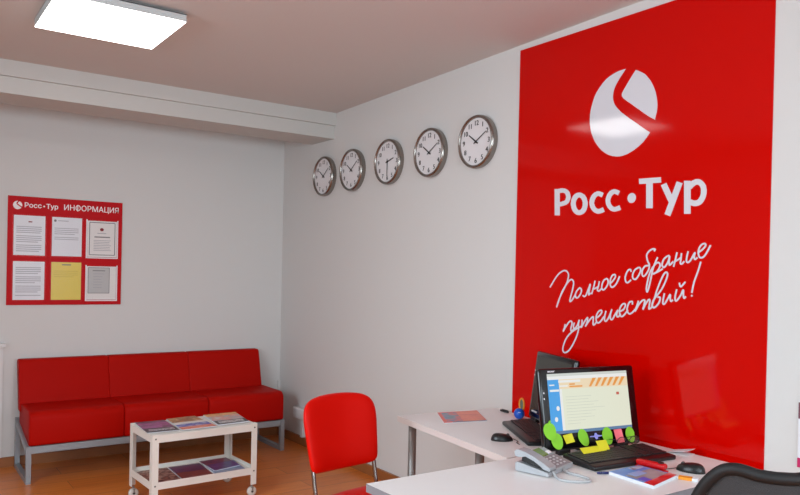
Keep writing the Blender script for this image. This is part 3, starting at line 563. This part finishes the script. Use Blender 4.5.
mag('magazine', 'magazine with purple photo cover and dark title strip, leftmost on the cart top', 'magazine', [(-1.516, -1.13), (-1.535, -1.45), (-1.350, -1.46), (-1.340, -1.14)], zt1, .004,
    [(0, .12, cover_mat('c1a', [(70, 62, 78), (110, 60, 84)], 12, 1)), (.12, .66, cover_mat('c1', [(120, 30, 72), (170, 96, 160), (92, 34, 66), (140, 122, 150)], 14, 2)), (.66, 1, cw((44, 38, 48))), (.75, .88, cover_mat('c1t', [(44, 40, 50), (230, 224, 230), (50, 44, 52), (232, 228, 232)], 44, 5), .12, .92)], 'magazines on the cart top')
mag('magazine', 'magazine with tan, blue and coral bands on its cover, middle of the cart top', 'magazine', [(-1.320, -1.12), (-1.338, -1.47), (-1.126, -1.46), (-1.136, -1.11)], zt1, .005,
    [(0, .42, cover_mat('c2a', [(216, 150, 90), (130, 88, 60), (236, 206, 150)], 16, 3)), (.42, .58, cw((226, 222, 216))), (.58, .8, cover_mat('c2b', [(60, 96, 190), (50, 80, 176), (200, 212, 232)], 24, 4)), (.8, 1, cover_mat('c2r', [(226, 90, 62), (232, 150, 120), (222, 84, 60)], 26, 44))], 'magazines on the cart top')
mag('magazine', 'pale grey magazine with orange top edge and dark strip, rightmost on the cart top', 'magazine', [(-1.082, -1.12), (-1.108, -1.445), (-.905, -1.43), (-.866, -1.12)], zt1, .007,
    [(0, .24, cover_mat('c3a', [(226, 130, 76), (240, 190, 120), (140, 120, 100)], 16, 6)), (.24, .68, cover_mat('c3b', [(214, 208, 204), (178, 178, 186), (222, 150, 140), (216, 212, 210)], 14, 8)), (.68, 1, cw((28, 40, 42))), (.74, .92, cover_mat('c3t', [(30, 42, 44), (226, 226, 226), (34, 44, 46)], 46, 9), .1, .9)], 'magazines on the cart top')
zs = .1565
mag('magazine', 'dark magazine with figures on its cover, leftmost on the lower cart shelf', 'magazine', [(-1.52, -1.16), (-1.515, -1.475), (-1.335, -1.475), (-1.325, -1.16)], zs, .006,
    [(0, 1, cover_mat('c4', [(52, 30, 34), (96, 44, 40), (186, 160, 140), (60, 34, 40), (150, 110, 90)], 16, 11))], 'magazines on the lower shelf')
mag('magazine', 'magazine with purple and brick red cover, middle of the lower cart shelf', 'magazine', [(-1.315, -1.16), (-1.325, -1.475), (-1.135, -1.475), (-1.118, -1.16)], zs, .006,
    [(0, .5, cover_mat('c5', [(56, 44, 92), (84, 56, 104), (60, 40, 70)], 13, 12)), (.5, 1, cover_mat('c5b', [(110, 44, 40), (134, 62, 50), (90, 40, 60)], 13, 14))], 'magazines on the lower shelf')
mag('magazine', 'light blue magazine lying under a purple one at right on the lower cart shelf', 'magazine', [(-1.105, -1.20), (-1.125, -1.475), (-.925, -1.465), (-.905, -1.20)], zs, .008,
    [(0, 1, cover_mat('c6', [(150, 176, 206), (110, 140, 180), (184, 196, 210)], 11, 15))], 'magazines on the lower shelf')
mag('magazine', 'purple magazine lying on top of the light blue one on the lower cart shelf', 'magazine', [(-1.115, -1.15), (-1.105, -1.40), (-.925, -1.35), (-.93, -1.135)], zs+.0085, .005,
    [(0, .45, cover_mat('c7', [(140, 74, 70), (100, 60, 96), (74, 50, 90)], 13, 16)), (.45, 1, cover_mat('c7b', [(48, 44, 110), (84, 70, 140), (60, 52, 100)], 13, 17))], 'magazines on the lower shelf')
# ------------------------------------------------------------------ wall outlet
po = thing('power_outlet', 'white surface mounted outlet box with cable duct low on the wall behind the red chair', 'outlet', (-.001, -.47, .0685))
MB().rbox((-.055, -.13, .147), (0, .11, .232), .008, 2).build('outlet_box', M['trimw'], po)
MB().box((-.03, -.015, 0), (0, .02, .1465)).build('cable_duct', M['trimw'], po)
# ------------------------------------------------------------------ calendar at the right edge
cd = thing('wall_calendar', 'small white wall sheet with magenta foot strip at the right edge of the photo', 'poster', (-.0005, -4.44, .72))
MB().box((-.004, -.105, 0), (0, .105, .24)).build('sheet', M['paper'], cd)
MB().box((-.0052, -.105, 0), (-.0042, .105, .035)).build('magenta_strip', M['magenta'], cd)
MB().box((-.0052, -.105, .18), (-.0042, .105, .24)).build('top_strip', mat('plum print', (120, 70, 84), .5), cd)
# ------------------------------------------------------------------ red visitor chair
rc = thing('visitor_chair', 'red padded visitor chair with chrome tube frame beside the white desks', 'chair', (-1.072, -3.12, 0), R(8.4))
half = [(0, 0), (.10, .001), (.150, .003), (.174, .010), (.186, .030), (.192, .08), (.198, .15), (.202, .21), (.199, .255), (.186, .288), (.160, .310), (.12, .323), (.06, .331), (0, .333)]
outl = half+[(-x, z) for x, z in half[1:-1][::-1]]
outl = [(p.x, p.y) for p in smooth_path([(x, z, 0) for x, z in outl+[outl[0]]], 3)[:-1]]
vs, fs = pad(outl, .055, lambda x, z: -.9*x*x)
tl = R(12)
o = MB().add([Vector((v.x, .225+v.y*cos(tl)+v.z*sin(tl), .530+v.z*cos(tl)-v.y*sin(tl))) for v in vs], fs, 0, True).build('backrest', M['chair_red'], rc); merge(o)
vs, fs = pillow(.45, .44, .06, .4, 0)
o = MB().add([Vector((v.x, v.z-.29, .445+v.y)) for v in vs], fs, 0, True).build('seat', M['chair_red'], rc); merge(o)
for s in (-1, 1):
    x = s*.172
    MB().tube(smooth_path([(x, .222, .600), (x, .205, .540), (x, .19, .47), (x, .165, .405), (x*1.05, .05, .398), (x*1.05, -.20, .398), (x*1.05, -.245, .37), (x*1.1, -.26, .30), (x*1.14, -.29, 0.002)], 4), .0095, 10).build('side_frame', M['chrome'], rc)
    MB().tube(smooth_path([(x*1.06, .10, .390), (x*1.1, .16, .33), (x*1.16, .28, .002)], 4), .0095, 10).build('rear_leg', M['chrome'], rc)
MB().tube([(-.178, .05, .398), (.178, .05, .398)], .008, 8).build('cross_tube', M['chrome'], rc)
# ------------------------------------------------------------------ desks
DZ = .69
def desk(name, label, poly, legs, edge, th=.028):
    c = sum((Vector((x, y, 0)) for x, y in poly), Vector())/len(poly)
    d = thing(name, label, 'desk', (c.x, c.y, 0))
    q = [(x-c.x, y-c.y) for x, y in poly]
    MB().prism(q, DZ-th, DZ, mi=0, mside=1).build('tabletop', [M['desk_top'], edge], d)
    for x, y in legs:
        lg = MB().tube([(x-c.x, y-c.y, .012), (x-c.x, y-c.y, DZ-th-.006)], .02, 16).build('leg', M['leg_metal'], d)
        MB().lathe([(.0001, DZ-th-.0005), (.028, DZ-th-.0005), (.028, DZ-th-.006), (.0001, DZ-th-.006)], 20, lambda v: v+Vector((x-c.x, y-c.y, 0))).build('mounting_plate', M['leg_metal'], lg)
        MB().lathe([(.0001, 0), (.024, 0), (.024, .008), (.018, .0125), (.0001, .0125)], 16, lambda v: v+Vector((x-c.x, y-c.y, 0))).build('foot', M['black'], lg)
    return d
d1 = desk('office_desk', 'white desk standing along the right wall with grey tube legs, brochure on it', [(-.775, -3.602), (-.19, -3.602), (-.075, -2.775), (-.67, -2.70)], [(-.634, -2.782), (-.69, -3.345), (-.12, -2.86), (-.22, -3.5)], M['desk_edge'])
d2 = desk('office_desk', 'white desk jutting out from the wall with telephone and lit monitor on it', [(-1.432, -4.228), (-.058, -4.228), (-.058, -3.612), (-1.437, -3.612)], [(-1.33, -3.70), (-1.33, -4.13), (-.13, -4.13), (-.13, -3.70)], M['desk_edge_g'])
for o in (d1, d2): o['group'] = 'white desks'
# ------------------------------------------------------------------ monitors
T1 = R(10.73)
def make_monitor(label, loc, rz, tilt, lit, W=.495, H=.328):
    m = thing('computer_monitor', label, 'monitor', loc, rz, 'black monitors')
    z0 = .02
    X = lambda v: Vector((v.x, v.y*cos(tilt)+v.z*sin(tilt), z0+v.z*cos(tilt)-v.y*sin(tilt)))
    def bx(a, b): return (a, b)
    mb = MB().rbox((-W/2, .001, 0), (W/2, .03, H), .011, 3, 0, X)
    mb.rbox((-.14, .03, .06), (.14, .042, .24), .006, 2, 0, X)
    cs = mb.build('casing', M['black_gloss'], m)
    Lx, Rx, B, Tt = (-.2095, .2045, .0665, .306)
    if not lit: Lx, Rx, B, Tt = (-W/2+.022, W/2-.022, .048, .306)
    pn = lambda v: X(Vector((v.x, -v.z, v.y)))       # screen plane: x right, y up, z toward the sitter
    if not lit:
        MB().prism([(Lx, B), (Rx, B), (Rx, Tt), (Lx, Tt)], 0, .0004, pn).build('screen', M['screen_off'], m)
        MB().prism([(-W/2+.01, .028), (W/2-.01, .028), (W/2-.01, .031), (-W/2+.01, .031)], 0, .0006, pn).build('chin_line', M['chrome'], m)
    else:
        mb = MB(); ms = []
        w = Rx-Lx; h = Tt-B
        def q(u0, u1, v0, v1, k, lv):
            ms.append(G[k]); mb.prism([(Lx+u0*w, B+v0*h), (Lx+u1*w, B+v0*h), (Lx+u1*w, B+v1*h), (Lx+u0*w, B+v1*h)], 0, .0002+.0001*lv, pn, len(ms)-1)
        q(0, 1, 0, 1, 'page', 0); q(0, 1, .955, 1, 'top', 1); q(0, 1, .90, .955, 'white', 1)
        q(0, .135, .05, .90, 'side', 1); q(.135, 1, .74, .90, 'cream', 1); q(0, 1, 0, .05, 'bar', 2)
        q(.02, .13, .70, .735, 'white', 2); q(.02, .08, .80, .82, 'white', 2); q(.13, .40, .845, .885, 'white', 2); q(.14, .24, .775, .80, 'white', 2); q(.135, .165, .05, .74, 'white', 2)
        q(.26, .42, .76, .785, 'orange', 2); q(.26, .33, .80, .825, 'orange', 2)
        for k in range(6):
            ms.append(G['orange']); u = .50+.075*k
            mb.prism([(Lx+u*w, B+.755*h), (Lx+(u+.028)*w, B+.755*h), (Lx+(u+.10)*w if u < .88 else Lx+w, B+.90*h), (Lx+(u+.055)*w, B+.90*h)], 0, .0005, pn, len(ms)-1)
        q(.84, .875, .59, .635, 'redicon', 2)
        for k, L in enumerate([.32, .28, .4, .34, .48, .36, .30, .34, .22, .16]): q(.20, .20+L, .60-.05*k, .606-.05*k, 'line', 2)
        for u, v in ((.07, .24), (.1, .42)): ms.append(G['white']); mb.prism([(Lx+u*w+.008*cos(a), B+v*h+.010*sin(a)) for a in [2*pi*i/10 for i in range(10)]], 0, .0004, pn, len(ms)-1)
        mb.build('screen', ms, m)
    mb = MB()
    if lit: put(mb, fit_text('acer', -.205, -.168, .3125, .0085, .02, 'l'), .0006, pn)
    else: put(mb, fit_text('acer', -.165, -.10, .032, .012, .02, 'l'), .0006, pn)
    mb.build('badge', M['frosted'], m)
    # easel foot behind and two short front feet
    for x in (-.15, .15): MB().rbox((x-.03, .004, 0), (x+.03, .03, .026), .004, 2).build('foot', M['black'], m)
    MB().rbox((-.05, .05, 0), (.05, .10, .012), .004, 2).prism([(.06, .01), (.078, .01), (.084, .15), (.07, .15)], -.03, .03, lambda v: Vector((v.z, v.x, v.y))).build('stand', M['black'], m)
    for z in (.205, .228): MB().prism([(-W/2+.014, z), (-W/2+.018, z), (-W/2+.018, z+.006), (-W/2+.014, z+.006)], 0, .0008, pn).build('indicator', M['frosted'], m)
    return m, X
MON = (-.396, -3.719, DZ)
m1, XM = make_monitor('lit black monitor with webpage on its screen and coloured notes along its lower bezel', MON, R(-9.97), T1, True)
m2, _ = make_monitor('switched off black monitor standing behind the lit one, turned to the left', (-.239, -3.291, DZ), R(90-201.38), R(7.25), False, .405)
# sticky notes on the lit monitor
RM = Matrix.Rotation(R(-9.97), 3, 'Z')
def on_mon(u, v, h): return RM @ XM(Vector((u*.2477, -h, v*.3235))) + Vector(MON)
def note(name, label, u, v, w, h, m, shape='rect', group=None, rot=0., off=.0012, cat='sticky note'):
    c = on_mon(u, v, off); o = []
    ex = (on_mon(u+.1, v, off)-c).normalized(); ey = (on_mon(u, v+.1, off)-c).normalized(); ez = ex.cross(ey)
    if shape == 'oval': poly = [(w/2*cos(a)*(1 if sin(a) > 0 else .96), h/2*sin(a)) for a in [2*pi*k/28 for k in range(28)]]
    elif shape == 'apple':
        poly = [(w/2*cos(a)*(1+.05*sin(a)), h/2*(sin(a)-.10*max(0, sin(a))**8)) for a in [2*pi*k/36 for k in range(36)]]
    elif shape == 'flag': poly = [(-w/2, -.0025), (-w*.15, -.0025), (-.003, -h/2), (.006, -h*.45), (.009, -.004), (w/2, -.002), (w/2, .002), (.009, .004), (.004, h/2), (-.004, h/2), (-w*.15, .0025), (-w/2, .0025)]
    else: poly = [(-w/2, -h/2), (w/2, -h/2), (w/2, h/2), (-w/2, h/2)]
    poly = [(x*cos(rot)-y*sin(rot), x*sin(rot)+y*cos(rot)) for x, y in poly]
    def X(p):   # slightly curled away from the bezel at the foot
        k = max(0, (-p.y/h+.5)); return ex*p.x+ey*p.y+ez*(p.z+.012*k*k*(.3 if shape == 'flag' else 1))
    r = thing(name, label, cat, c, 0, group)
    # subdivided strip so that the curl shows
    mb = MB(); n = len(poly)
    rings = [1, .75, .5, .25]
    for hh in (0., .0008):
        vs = [X(Vector((x*s, y*s, hh))) for s in rings for x, y in poly]+[X(Vector((0, 0, hh)))]
        fs = [(i*n+j, i*n+(j+1) % n, (i+1)*n+(j+1) % n, (i+1)*n+j) for i in range(3) for j in range(n)]+[(3*n+j, 3*n+(j+1) % n, 4*n) for j in range(n)]
        mb.add(vs, fs, 0, True)
    mb.build('paper', M[m], r)
    if shape == 'apple': MB().prism([(0, h*.40), (.012, h*.5), (.008, h*.62), (-.002, h*.52)], .0002, .001, X).build('leaf', M[m], r)
    return r
GN = 'green notes on the monitor'
note('sticky_note', 'apple shaped green sticky note with leaf at the lower left corner of the lit monitor', -.893, .250, .060, .070, 'green_note', 'apple', GN)
note('sticky_note', 'round green sticky note hanging lowest, overlapping the apple shaped one', -.775, .122, .056, .064, 'green_note', 'oval', GN, 0, .0032)
note('sticky_note', 'leaf shaped green sticky note between small yellow note and lilac flag on the monitor', -.238, .138, .050, .070, 'green_note', 'oval', GN, .22)
note('sticky_note', 'oval green sticky note just left of the pink note on the monitor', .262, .132, .054, .070, 'green_note', 'oval', GN, -.05)
note('sticky_note', 'oval green sticky note at the right end of the monitor bezel', .750, .122, .048, .064, 'green_note', 'oval', GN, -.08)
note('sticky_note', 'small square yellow sticky note under the left part of the lit screen', -.540, .142, .046, .034, 'yellow_note', 'rect', 'yellow notes', .12)
note('page_flag', 'lilac page flag with flower shaped middle stuck under the lit screen', .03, .140, .062, .026, 'blue_note', 'flag')
note('sticky_note', 'pink sticky note under the right part of the lit screen', .50, .118, .042, .054, 'pink_note', 'rect', None, .03)
# ------------------------------------------------------------------ keyboards
def make_keyboard(label, loc, rz, W, D):
    k = thing('computer_keyboard', label, 'keyboard', loc, rz, 'black keyboards')
    X = lambda v: Vector((v.x, v.y, v.z+(v.y+D/2)/D*.010*(1 if v.z > .003 else 0)))
    MB().rbox((-W/2, -D/2, 0), (W/2, D/2, .018), .007, 3, 0, X).build('body', M['black'], k)
    rows_ = 6; y1 = D/2-.012; pitch = (D-.05)/rows_
    for r in range(rows_):
        mb = MB(); y = y1-r*pitch
        for a, b, n in ((-W/2+.012, W*.16, 15), (W*.175, W*.29, 3), (W*.305, W/2-.012, 4)):
            s = (b-a)/n
            for i in range(n):
                if r == 5 and n == 15 and 3 < i < 10 and i != 4: continue
                e = s*5.9 if (r == 5 and n == 15 and i == 4) else s
                mb.box((a+i*s+.001, y-pitch+.0015, .0178), (a+i*s+e-.001, y-.0015, .0225), 0, X)
        mb.build('key_row', M['keys'], k)
    for i in range(3): MB().box((W*.33+.02*i, D/2-.009, .0178), (W*.33+.02*i+.006, D/2-.006, .0186), 0, X).build('status_light', M['frosted'], k)
    return k
KB1 = (-.410, -3.853, DZ)
make_keyboard('black keyboard lying in front of the lit monitor with yellow note on it', KB1, R(-6), .436, .178)
w_ = Vector((-.484, -.875, 0)); b_ = Vector((.875, -.484, 0)); kc = Vector((-.356, -3.12, DZ))+w_*.217+b_*.077
make_keyboard('black keyboard lying in front of the switched off monitor', kc, atan2(-.875, -.484), .434, .150)
# yellow notes on the front keyboard, spectacles
def flat_note(label, c, ax, w, h, tiltx, m, group):
    r = thing('sticky_note', label, 'sticky note', c, ax, group)
    MB().prism([(-w/2, -h/2), (w/2, -h/2), (w/2, h/2), (-w/2, h/2)], 0, .001, lambda v: Vector((v.x, v.y*cos(tiltx), v.z+(v.y+h/2)*sin(tiltx)))).build('paper', M[m], r)
flat_note('long yellow sticky note lying on the keyboard under the lit monitor', (-.490, -3.790, DZ+.0255), R(-3), .128, .034, R(38), 'yellow_note', 'yellow notes')
flat_note('yellow sticky note standing over the right end of the long yellow one', (-.434, -3.788, DZ+.032), R(-6), .055, .040, R(54), 'yellow_note', 'yellow notes')
gl = thing('eyeglasses', 'dark framed eyeglasses lying on the keyboard under the right part of the monitor', 'glasses', (-.285, -3.795, DZ+.033), R(-8))
for s in (-1, 1):
    P = [(s*.034+.026*cos(a)*(1 if cos(a)*s > 0 else 1), .0, .018+.017*sin(a)) for a in [2*pi*k/20 for k in range(20)]]
    MB().tube(P, .0016, 6, 0, True).build('rim', M['black'], gl)
    MB().add([Vector((p[0], .0002, p[2])) for p in P], [list(range(20))]).build('lens', M['lens'], gl)
    MB().tube(smooth_path([(s*.060, 0, .024), (s*.066, .012, .025), (s*.062, .045, .020), (s*.02, .058, .012)], 4), .0014, 6).build('temple', M['black'], gl)
MB().tube(smooth_path([(-.008, 0, .020), (0, -.001, .025), (.008, 0, .020)], 4), .0014, 6).build('bridge', M['black'], gl)
# ------------------------------------------------------------------ mice
def make_mouse(label, loc, rz, cable, L=.105, W=.062, Hh=.036):
    m = thing('computer_mouse', label, 'mouse', loc, rz, 'black mice')
    vs = []; fs = []; n, k = 24, 8
    for j in range(k+1):
        f = j/k; r = cos(f*pi/2)**.55 if j < k else 0; z = Hh*sin(f*pi/2)
        for i in range(n):
            a = 2*pi*i/n; vs.append(Vector((W/2*r*cos(a)*(1-.08*sin(a)), L/2*r*sin(a), z*(1-.18*sin(a)*r))))
    for j in range(k):
        for i in range(n): fs.append((j*n+i, j*n+(i+1) % n, (j+1)*n+(i+1) % n, (j+1)*n+i))
    o = MB().add(vs, fs, 0, True).add(vs[:n], [list(range(n))[::-1]]).build('body', M['black'], m); merge(o)
    MB().lathe([(.0001, -.003), (.008, -.003), (.008, .003), (.0001, .003)], 16, lambda v: Vector((v.z, v.x+L*.26, v.y+Hh*.78))).build('wheel', M['rubber'], m)
    MB().tube(smooth_path(cable, 5), .0018, 6).build('cable', M['rubber'], m)
    return m
make_mouse('black mouse with cable beside the keyboard of the switched off monitor', (-.583, -3.366, DZ), R(-126.9), [(0, .048, .008), (.006, .060, .004), (.02, .066, .002), (.045, .058, .002), (.075, .066, .002)], .096, .06, .029)
make_mouse('black mouse at the right of the red covered catalogue near the banner', (-.312, -4.098, DZ), R(20), [(-.005, .045, .008), (-.012, .06, .004), (-.028, .078, .002), (-.042, .085, .002)], .105, .062, .032)
# ------------------------------------------------------------------ telephone
ph = thing('desk_telephone', 'silver grey corded desk telephone on the jutting white desk', 'telephone', (-.845, -3.885, DZ), R(15.7))
XP = lambda v: Vector((v.z, v.x, v.y))
prof = [(0, .003), (.0, .020), (.088, .044), (.122, .058), (.134, .052), (.134, .003)]
MB().prism(prof, .060, .192, XP).prism([(0, .003), (0, .016), (.088, .030), (.128, .036), (.134, .032), (.134, .003)], .0, .0598, XP).build('base', M['phone'], ph)
sl = (.044-.02)/.088
XT = lambda v: Vector((v.x, v.y, .020+v.y*sl+v.z))
MB().prism([(.068, .005), (.186, .005), (.186, .072), (.068, .072)], 0, .003, XT).build('keypad_plate', M['phone_d'], ph)
for r in range(4):
    for k_ in range(3):
        x = .092+k_*.027; y = .011+r*.0148
        MB().rbox((x, y, .003), (x+.012, y+.0065, .0055), .0015, 2, 0, XT).build('key', M['phone_k'], ph)
XD = lambda v: Vector((v.x, v.y, .044+(v.y-.088)*.41+v.z))
MB().prism([(.078, .080), (.150, .080), (.150, .120), (.078, .120)], .0005, .005, XD).build('display', M['lcd'], ph)
MB().rbox((.154, .082, .001), (.182, .096, .007), .002, 2, 0, XD).build('label_window', M['frosted'], ph)
# handset resting along the left side, shaded gap beneath it filled in black
top = [(-.002, .034), (.02, .046), (.06, .063), (.10, .076), (.130, .080), (.140, .074)]
bot = [(.140, .056), (.126, .052), (.112, .054), (.096, .0595), (.06, .048), (.034, .034), (.024, .026), (-.002, .021)]
o = MB().prism(top+bot, .004, .052, XP).build('handset', M['phone'], ph)
md = o.modifiers.new('bevel', 'BEVEL'); md.width = .004; md.segments = 2; md.limit_method = 'ANGLE'
MB().prism([(.020, .0225), (.112, .039), (.112, .053), (.096, .0585), (.06, .047), (.034, .033)], .008, .048, XP).build('cradle', M['black'], ph)  # black block standing in for the shade under the handset
cp = [(.03, -.004, .016), (.02, -.02, .006), (-.006, -.055, .0052), (.01, -.10, .0052), (.048, -.132, .0052), (.075, -.12, .0052), (.088, -.09, .0052), (.100, -.03, .0052), (.112, -.002, .010)]
cpath = smooth_path(cp, 14)
MB().tube(cpath, [.0046+.0008*(i % 2) for i in range(len(cpath))], 8).build('cord', M['cord'], ph)
# ------------------------------------------------------------------ printed matter and small things on the desks
mag('brochure', 'red and blue brochure lying on the desk along the right wall', 'brochure', [(-.452, -2.745), (-.582, -2.965), (-.362, -3.025), (-.232, -2.80)], DZ+.0002, .003,
    [(0, 1, cw((222, 92, 80))), (.06, .94, cover_mat('c8', [(96, 110, 70), (84, 132, 170), (214, 84, 74), (80, 120, 160)], 12, 21), .08, .45), (.06, .94, cover_mat('c8b', [(222, 92, 76), (232, 120, 84), (206, 76, 70)], 9, 22), .46, .98), (.96, 1, cw((110, 124, 140)), .2, 1)], None)
mag('catalogue', 'glossy catalogue with blue, grey and red cover on the desk in front of the keyboard', 'catalogue', [(-.618, -3.968), (-.632, -4.168), (-.442, -4.128), (-.446, -3.968)], DZ+.0002, .012,
    [(0, 1, cover_mat('c9', [(50, 116, 204), (96, 150, 220), (64, 112, 200)], 8, 31)), (.34, .84, cover_mat('c9g', [(160, 158, 162), (146, 146, 152), (168, 166, 168)], 10, 33), .06, .96), (.04, .2, cover_mat('c9t', [(110, 40, 80), (196, 206, 222), (90, 70, 180)], 18, 35), .55, .95), (.8, 1, cover_mat('c9r', [(206, 26, 36), (216, 40, 44), (222, 120, 120), (204, 20, 30)], 9, 37), .0, 1), (.6, .8, cw((92, 96, 206)), .08, .3), (.3, .5, cw((150, 176, 226)), .2, .6)], None)
pn = thing('pen', 'dark blue pen lying at the corner of the catalogue in front of the keyboard', 'pen', (-.625, -3.957, DZ+.005), R(-30))
MB().tube([(-.015, 0, 0), (.03, 0, 0), (.04, 0, 0)], [.0048, .0048, .003], 10).build('barrel', M['navy'], pn)
MB().tube([(-.03, 0, 0), (-.015, 0, 0)], [.004, .0052], 10).build('cap', M['navy'], pn)
st = thing('stapler', 'red stapler lying between the keyboard and the catalogue', 'stapler', (-.420, -4.004, DZ), R(-90))
MB().rbox((-.058, -.019, 0), (.062, .019, .008), .003, 2).build('base', M['stapler'], st)
MB().rbox((-.062, -.016, .0095), (.062, .016, .030), .008, 3, 0, lambda v: Vector((v.x, v.y*(1-.15*(v.x < 0)), v.z+(.003 if v.x > 0 else -.001)))).build('arm', M['stapler'], st)
MB().lathe([(.0001, 0), (.011, 0), (.011, .003), (.006, .004), (.0001, .002)], 16, lambda v: v+Vector((.042, 0, .0333))).build('end_ring', M['black'], st)
fc = thing('folded_card', 'small folded white card by the wall under the red banner', 'card', (-.092, -3.908, DZ), R(8))
MB().prism([(-.034, -.045), (.034, -.045), (.034, .045), (-.034, .045)], 0, .0008).build('lower_leaf', M['paper2'], fc)
MB().prism([(-.034, -.045), (.034, -.045), (.034, .045), (-.034, .045)], .001, .0018, lambda v: Vector((v.x, v.y, v.z+(.045-v.y)*.22))).build('upper_leaf', M['paper'], fc)
er = thing('eraser', 'small white eraser with orange band beside the catalogue near the desk edge', 'eraser', (-.428, -4.155, DZ), R(-65))
MB().rbox((-.040, -.012, 0), (.040, .012, .010), .002, 2).build('block', M['paper'], er)
MB().box((-.024, -.0126, .0004), (.022, .0126, .0106)).build('sleeve', M['orange'], er)
tk = thing('usb_stick', 'small black stick lying on the wall side desk near the blue ornament', 'usb stick', (-.128, -2.90, DZ+.0065), R(-95))
MB().tube([(-.033, 0, 0), (.0, 0, .0), (.03, 0, 0)], [.0055, .0065, .005], 10).build('body', M['black'], tk)
MB().box((-.02, -.002, .0065), (.028, .002, .0085)).build('cap', M['black'], tk)
orn = thing('ornament', 'small blue ball ornament with orange oval ring beside the switched off monitor', 'ornament', (-.185, -3.065, DZ))
def ball(r, c, n=16):
    return [(max(1e-4, r*sin(pi*i/n)), -r*cos(pi*i/n)+c) for i in range(n+1)]
MB().lathe(ball(.027, .027), 24).build('ball', M['blue'], orn)
MB().lathe([(.0001, .0), (.008, .001), (.0001, .003)], 10, lambda v: v+Vector((-.015, -.017, .036))).build('spot', M['frosted'], orn)
q = [Vector((.028+.003*cos(a), .012+.019*cos(a), .068+.03*sin(a))) for a in [2*pi*k/24 for k in range(24)]]
MB().tube(q, .0045, 8, 0, True).build('ring', M['orange'], orn)
MB().add([p+Vector((0, 0, 0)) for p in q], [list(range(24))]).build('ring_picture', mat('grey green picture', (92, 104, 92), .5), orn)
MB().tube([(.028, .012, 0), (.028, .012, .039)], .005, 10).build('ring_stem', M['orange'], orn)
# ------------------------------------------------------------------ operator's chair
oc = thing('office_chair', 'black mesh backed swivel chair in front of the desk at lower right', 'chair', (-.816, -4.640, 0), R(-55))
half = [(0, .940), (.04, .942), (.068, .948), (.092, .950), (.118, .942), (.142, .918), (.162, .886), (.185, .83), (.203, .77), (.21, .69), (.2, .61), (.178, .55), (.13, .522), (.06, .515)]
outl = half+[(0, .513)]+[(-x, z) for x, z in half[1:][::-1]]
cv = lambda x, z: -.255+1.1*x*x-.10*max(0, .75-z)**1.0*0+.12*(z-.75)*-1*(1 if z > .75 else .6)
P = smooth_path([(x, cv(x, z), z) for x, z in outl]+[(outl[0][0], cv(*outl[0]), outl[0][1])], 4)[:-1]
MB().tube(P, .0155, 10, 0, True).build('back_frame', M['black_soft'], oc)
mb = MB(); n = len(P); c = Vector((0, 0, .74))
for off in (0, .004):
    vs = []
    for s in (1, .8, .6, .4, .2):
        for p in P: x = p.x*s; z = c.z+(p.z-c.z)*s; vs.append(Vector((x, cv(x, z)+off, z)))
    vs.append(Vector((0, cv(0, c.z)+off, c.z)))
    mb.add(vs, [(i*n+j, i*n+(j+1) % n, (i+1)*n+(j+1) % n, (i+1)*n+j) for i in range(4) for j in range(n)]+[(4*n+j, 4*n+(j+1) % n, 5*n) for j in range(n)], 0, True)
mb.build('back_mesh', M['mesh_grey'], oc)
vs, fs = pillow(.48, .46, .085, .4, 0)
o = MB().add([Vector((v.x, v.z-.20, .445+v.y)) for v in vs], fs, 0, True).build('seat', M['black_soft'], oc); merge(o)
MB().tube(smooth_path([(0, -.05, .385), (0, -.22, .39), (0, -.275, .45), (0, -.262, .56), (0, -.268, .70)], 4), .018, 10).build('back_support', M['black'], oc)
MB().lathe([(.0001, .402), (.09, .40), (.06, .37), (.028, .36), (.028, .11), (.04, .10), (.04, .065), (.0001, .065)], 20).build('gas_column', M['black'], oc)
for k in range(5):
    a = 2*pi*k/5+.3; e = Vector((.29*cos(a), .29*sin(a), 0))
    lg = MB().tube([(e.x*.1, e.y*.1, .088), (e.x*.6, e.y*.6, .082), (e.x, e.y, .068)], [.024, .02, .014], 10).build('base_arm', M['black'], oc)
    t_ = Vector((-sin(a), cos(a), 0))
    for s in (-.014, .014):
        MB().lathe([(.0001, -.009), (.024, -.009), (.027, -.005), (.027, .005), (.024, .009), (.0001, .009)], 18, lambda v: e+t_*(s+v.z)*1.0+Vector((cos(a), sin(a), 0))*v.x+Vector((0, 0, .027+v.y))).build('caster_wheel', M['black'], lg)
# ------------------------------------------------------------------ light
wd = bpy.data.worlds.new('world'); SC.world = wd; wd.use_nodes = True
wd.node_tree.nodes['Background'].inputs[0].default_value = (.62, .74, .95, 1); wd.node_tree.nodes['Background'].inputs[1].default_value = .6
for i, ((x0, x1), e) in enumerate(zip(WINS, (55, 55))):  # daylight lamps outside the added front windows
    l = bpy.data.lights.new('window daylight', 'AREA'); l.shape = 'RECTANGLE'; l.size = x1-x0-.1; l.size_y = WZ1-WZ0-.1
    l.energy = e; l.color = (.80, .945, 1.03)
    o = bpy.data.objects.new('window_daylight', l); COL.objects.link(o); o.location = ((x0+x1)/2, YF-.13, (WZ0+WZ1)/2); o.rotation_euler = (R(90), 0, 0)
l = bpy.data.lights.new('side window daylight', 'AREA'); l.shape = 'RECTANGLE'; l.size = 1.7; l.size_y = 2.6  # daylight lamp outside the added side opening
l.energy = 190; l.color = (.80, .945, 1.03)
o = bpy.data.objects.new('side_window_daylight', l); COL.objects.link(o); o.location = (XL-.75, (LW[0]+LW[1])/2, 2.05); o.rotation_euler = (0, R(-90+26), 0)
SC.view_settings.view_transform = 'Standard'; SC.view_settings.look = 'None'; SC.view_settings.gamma = 1; SC.view_settings.use_curve_mapping = False
SC.view_settings.exposure = 0.09
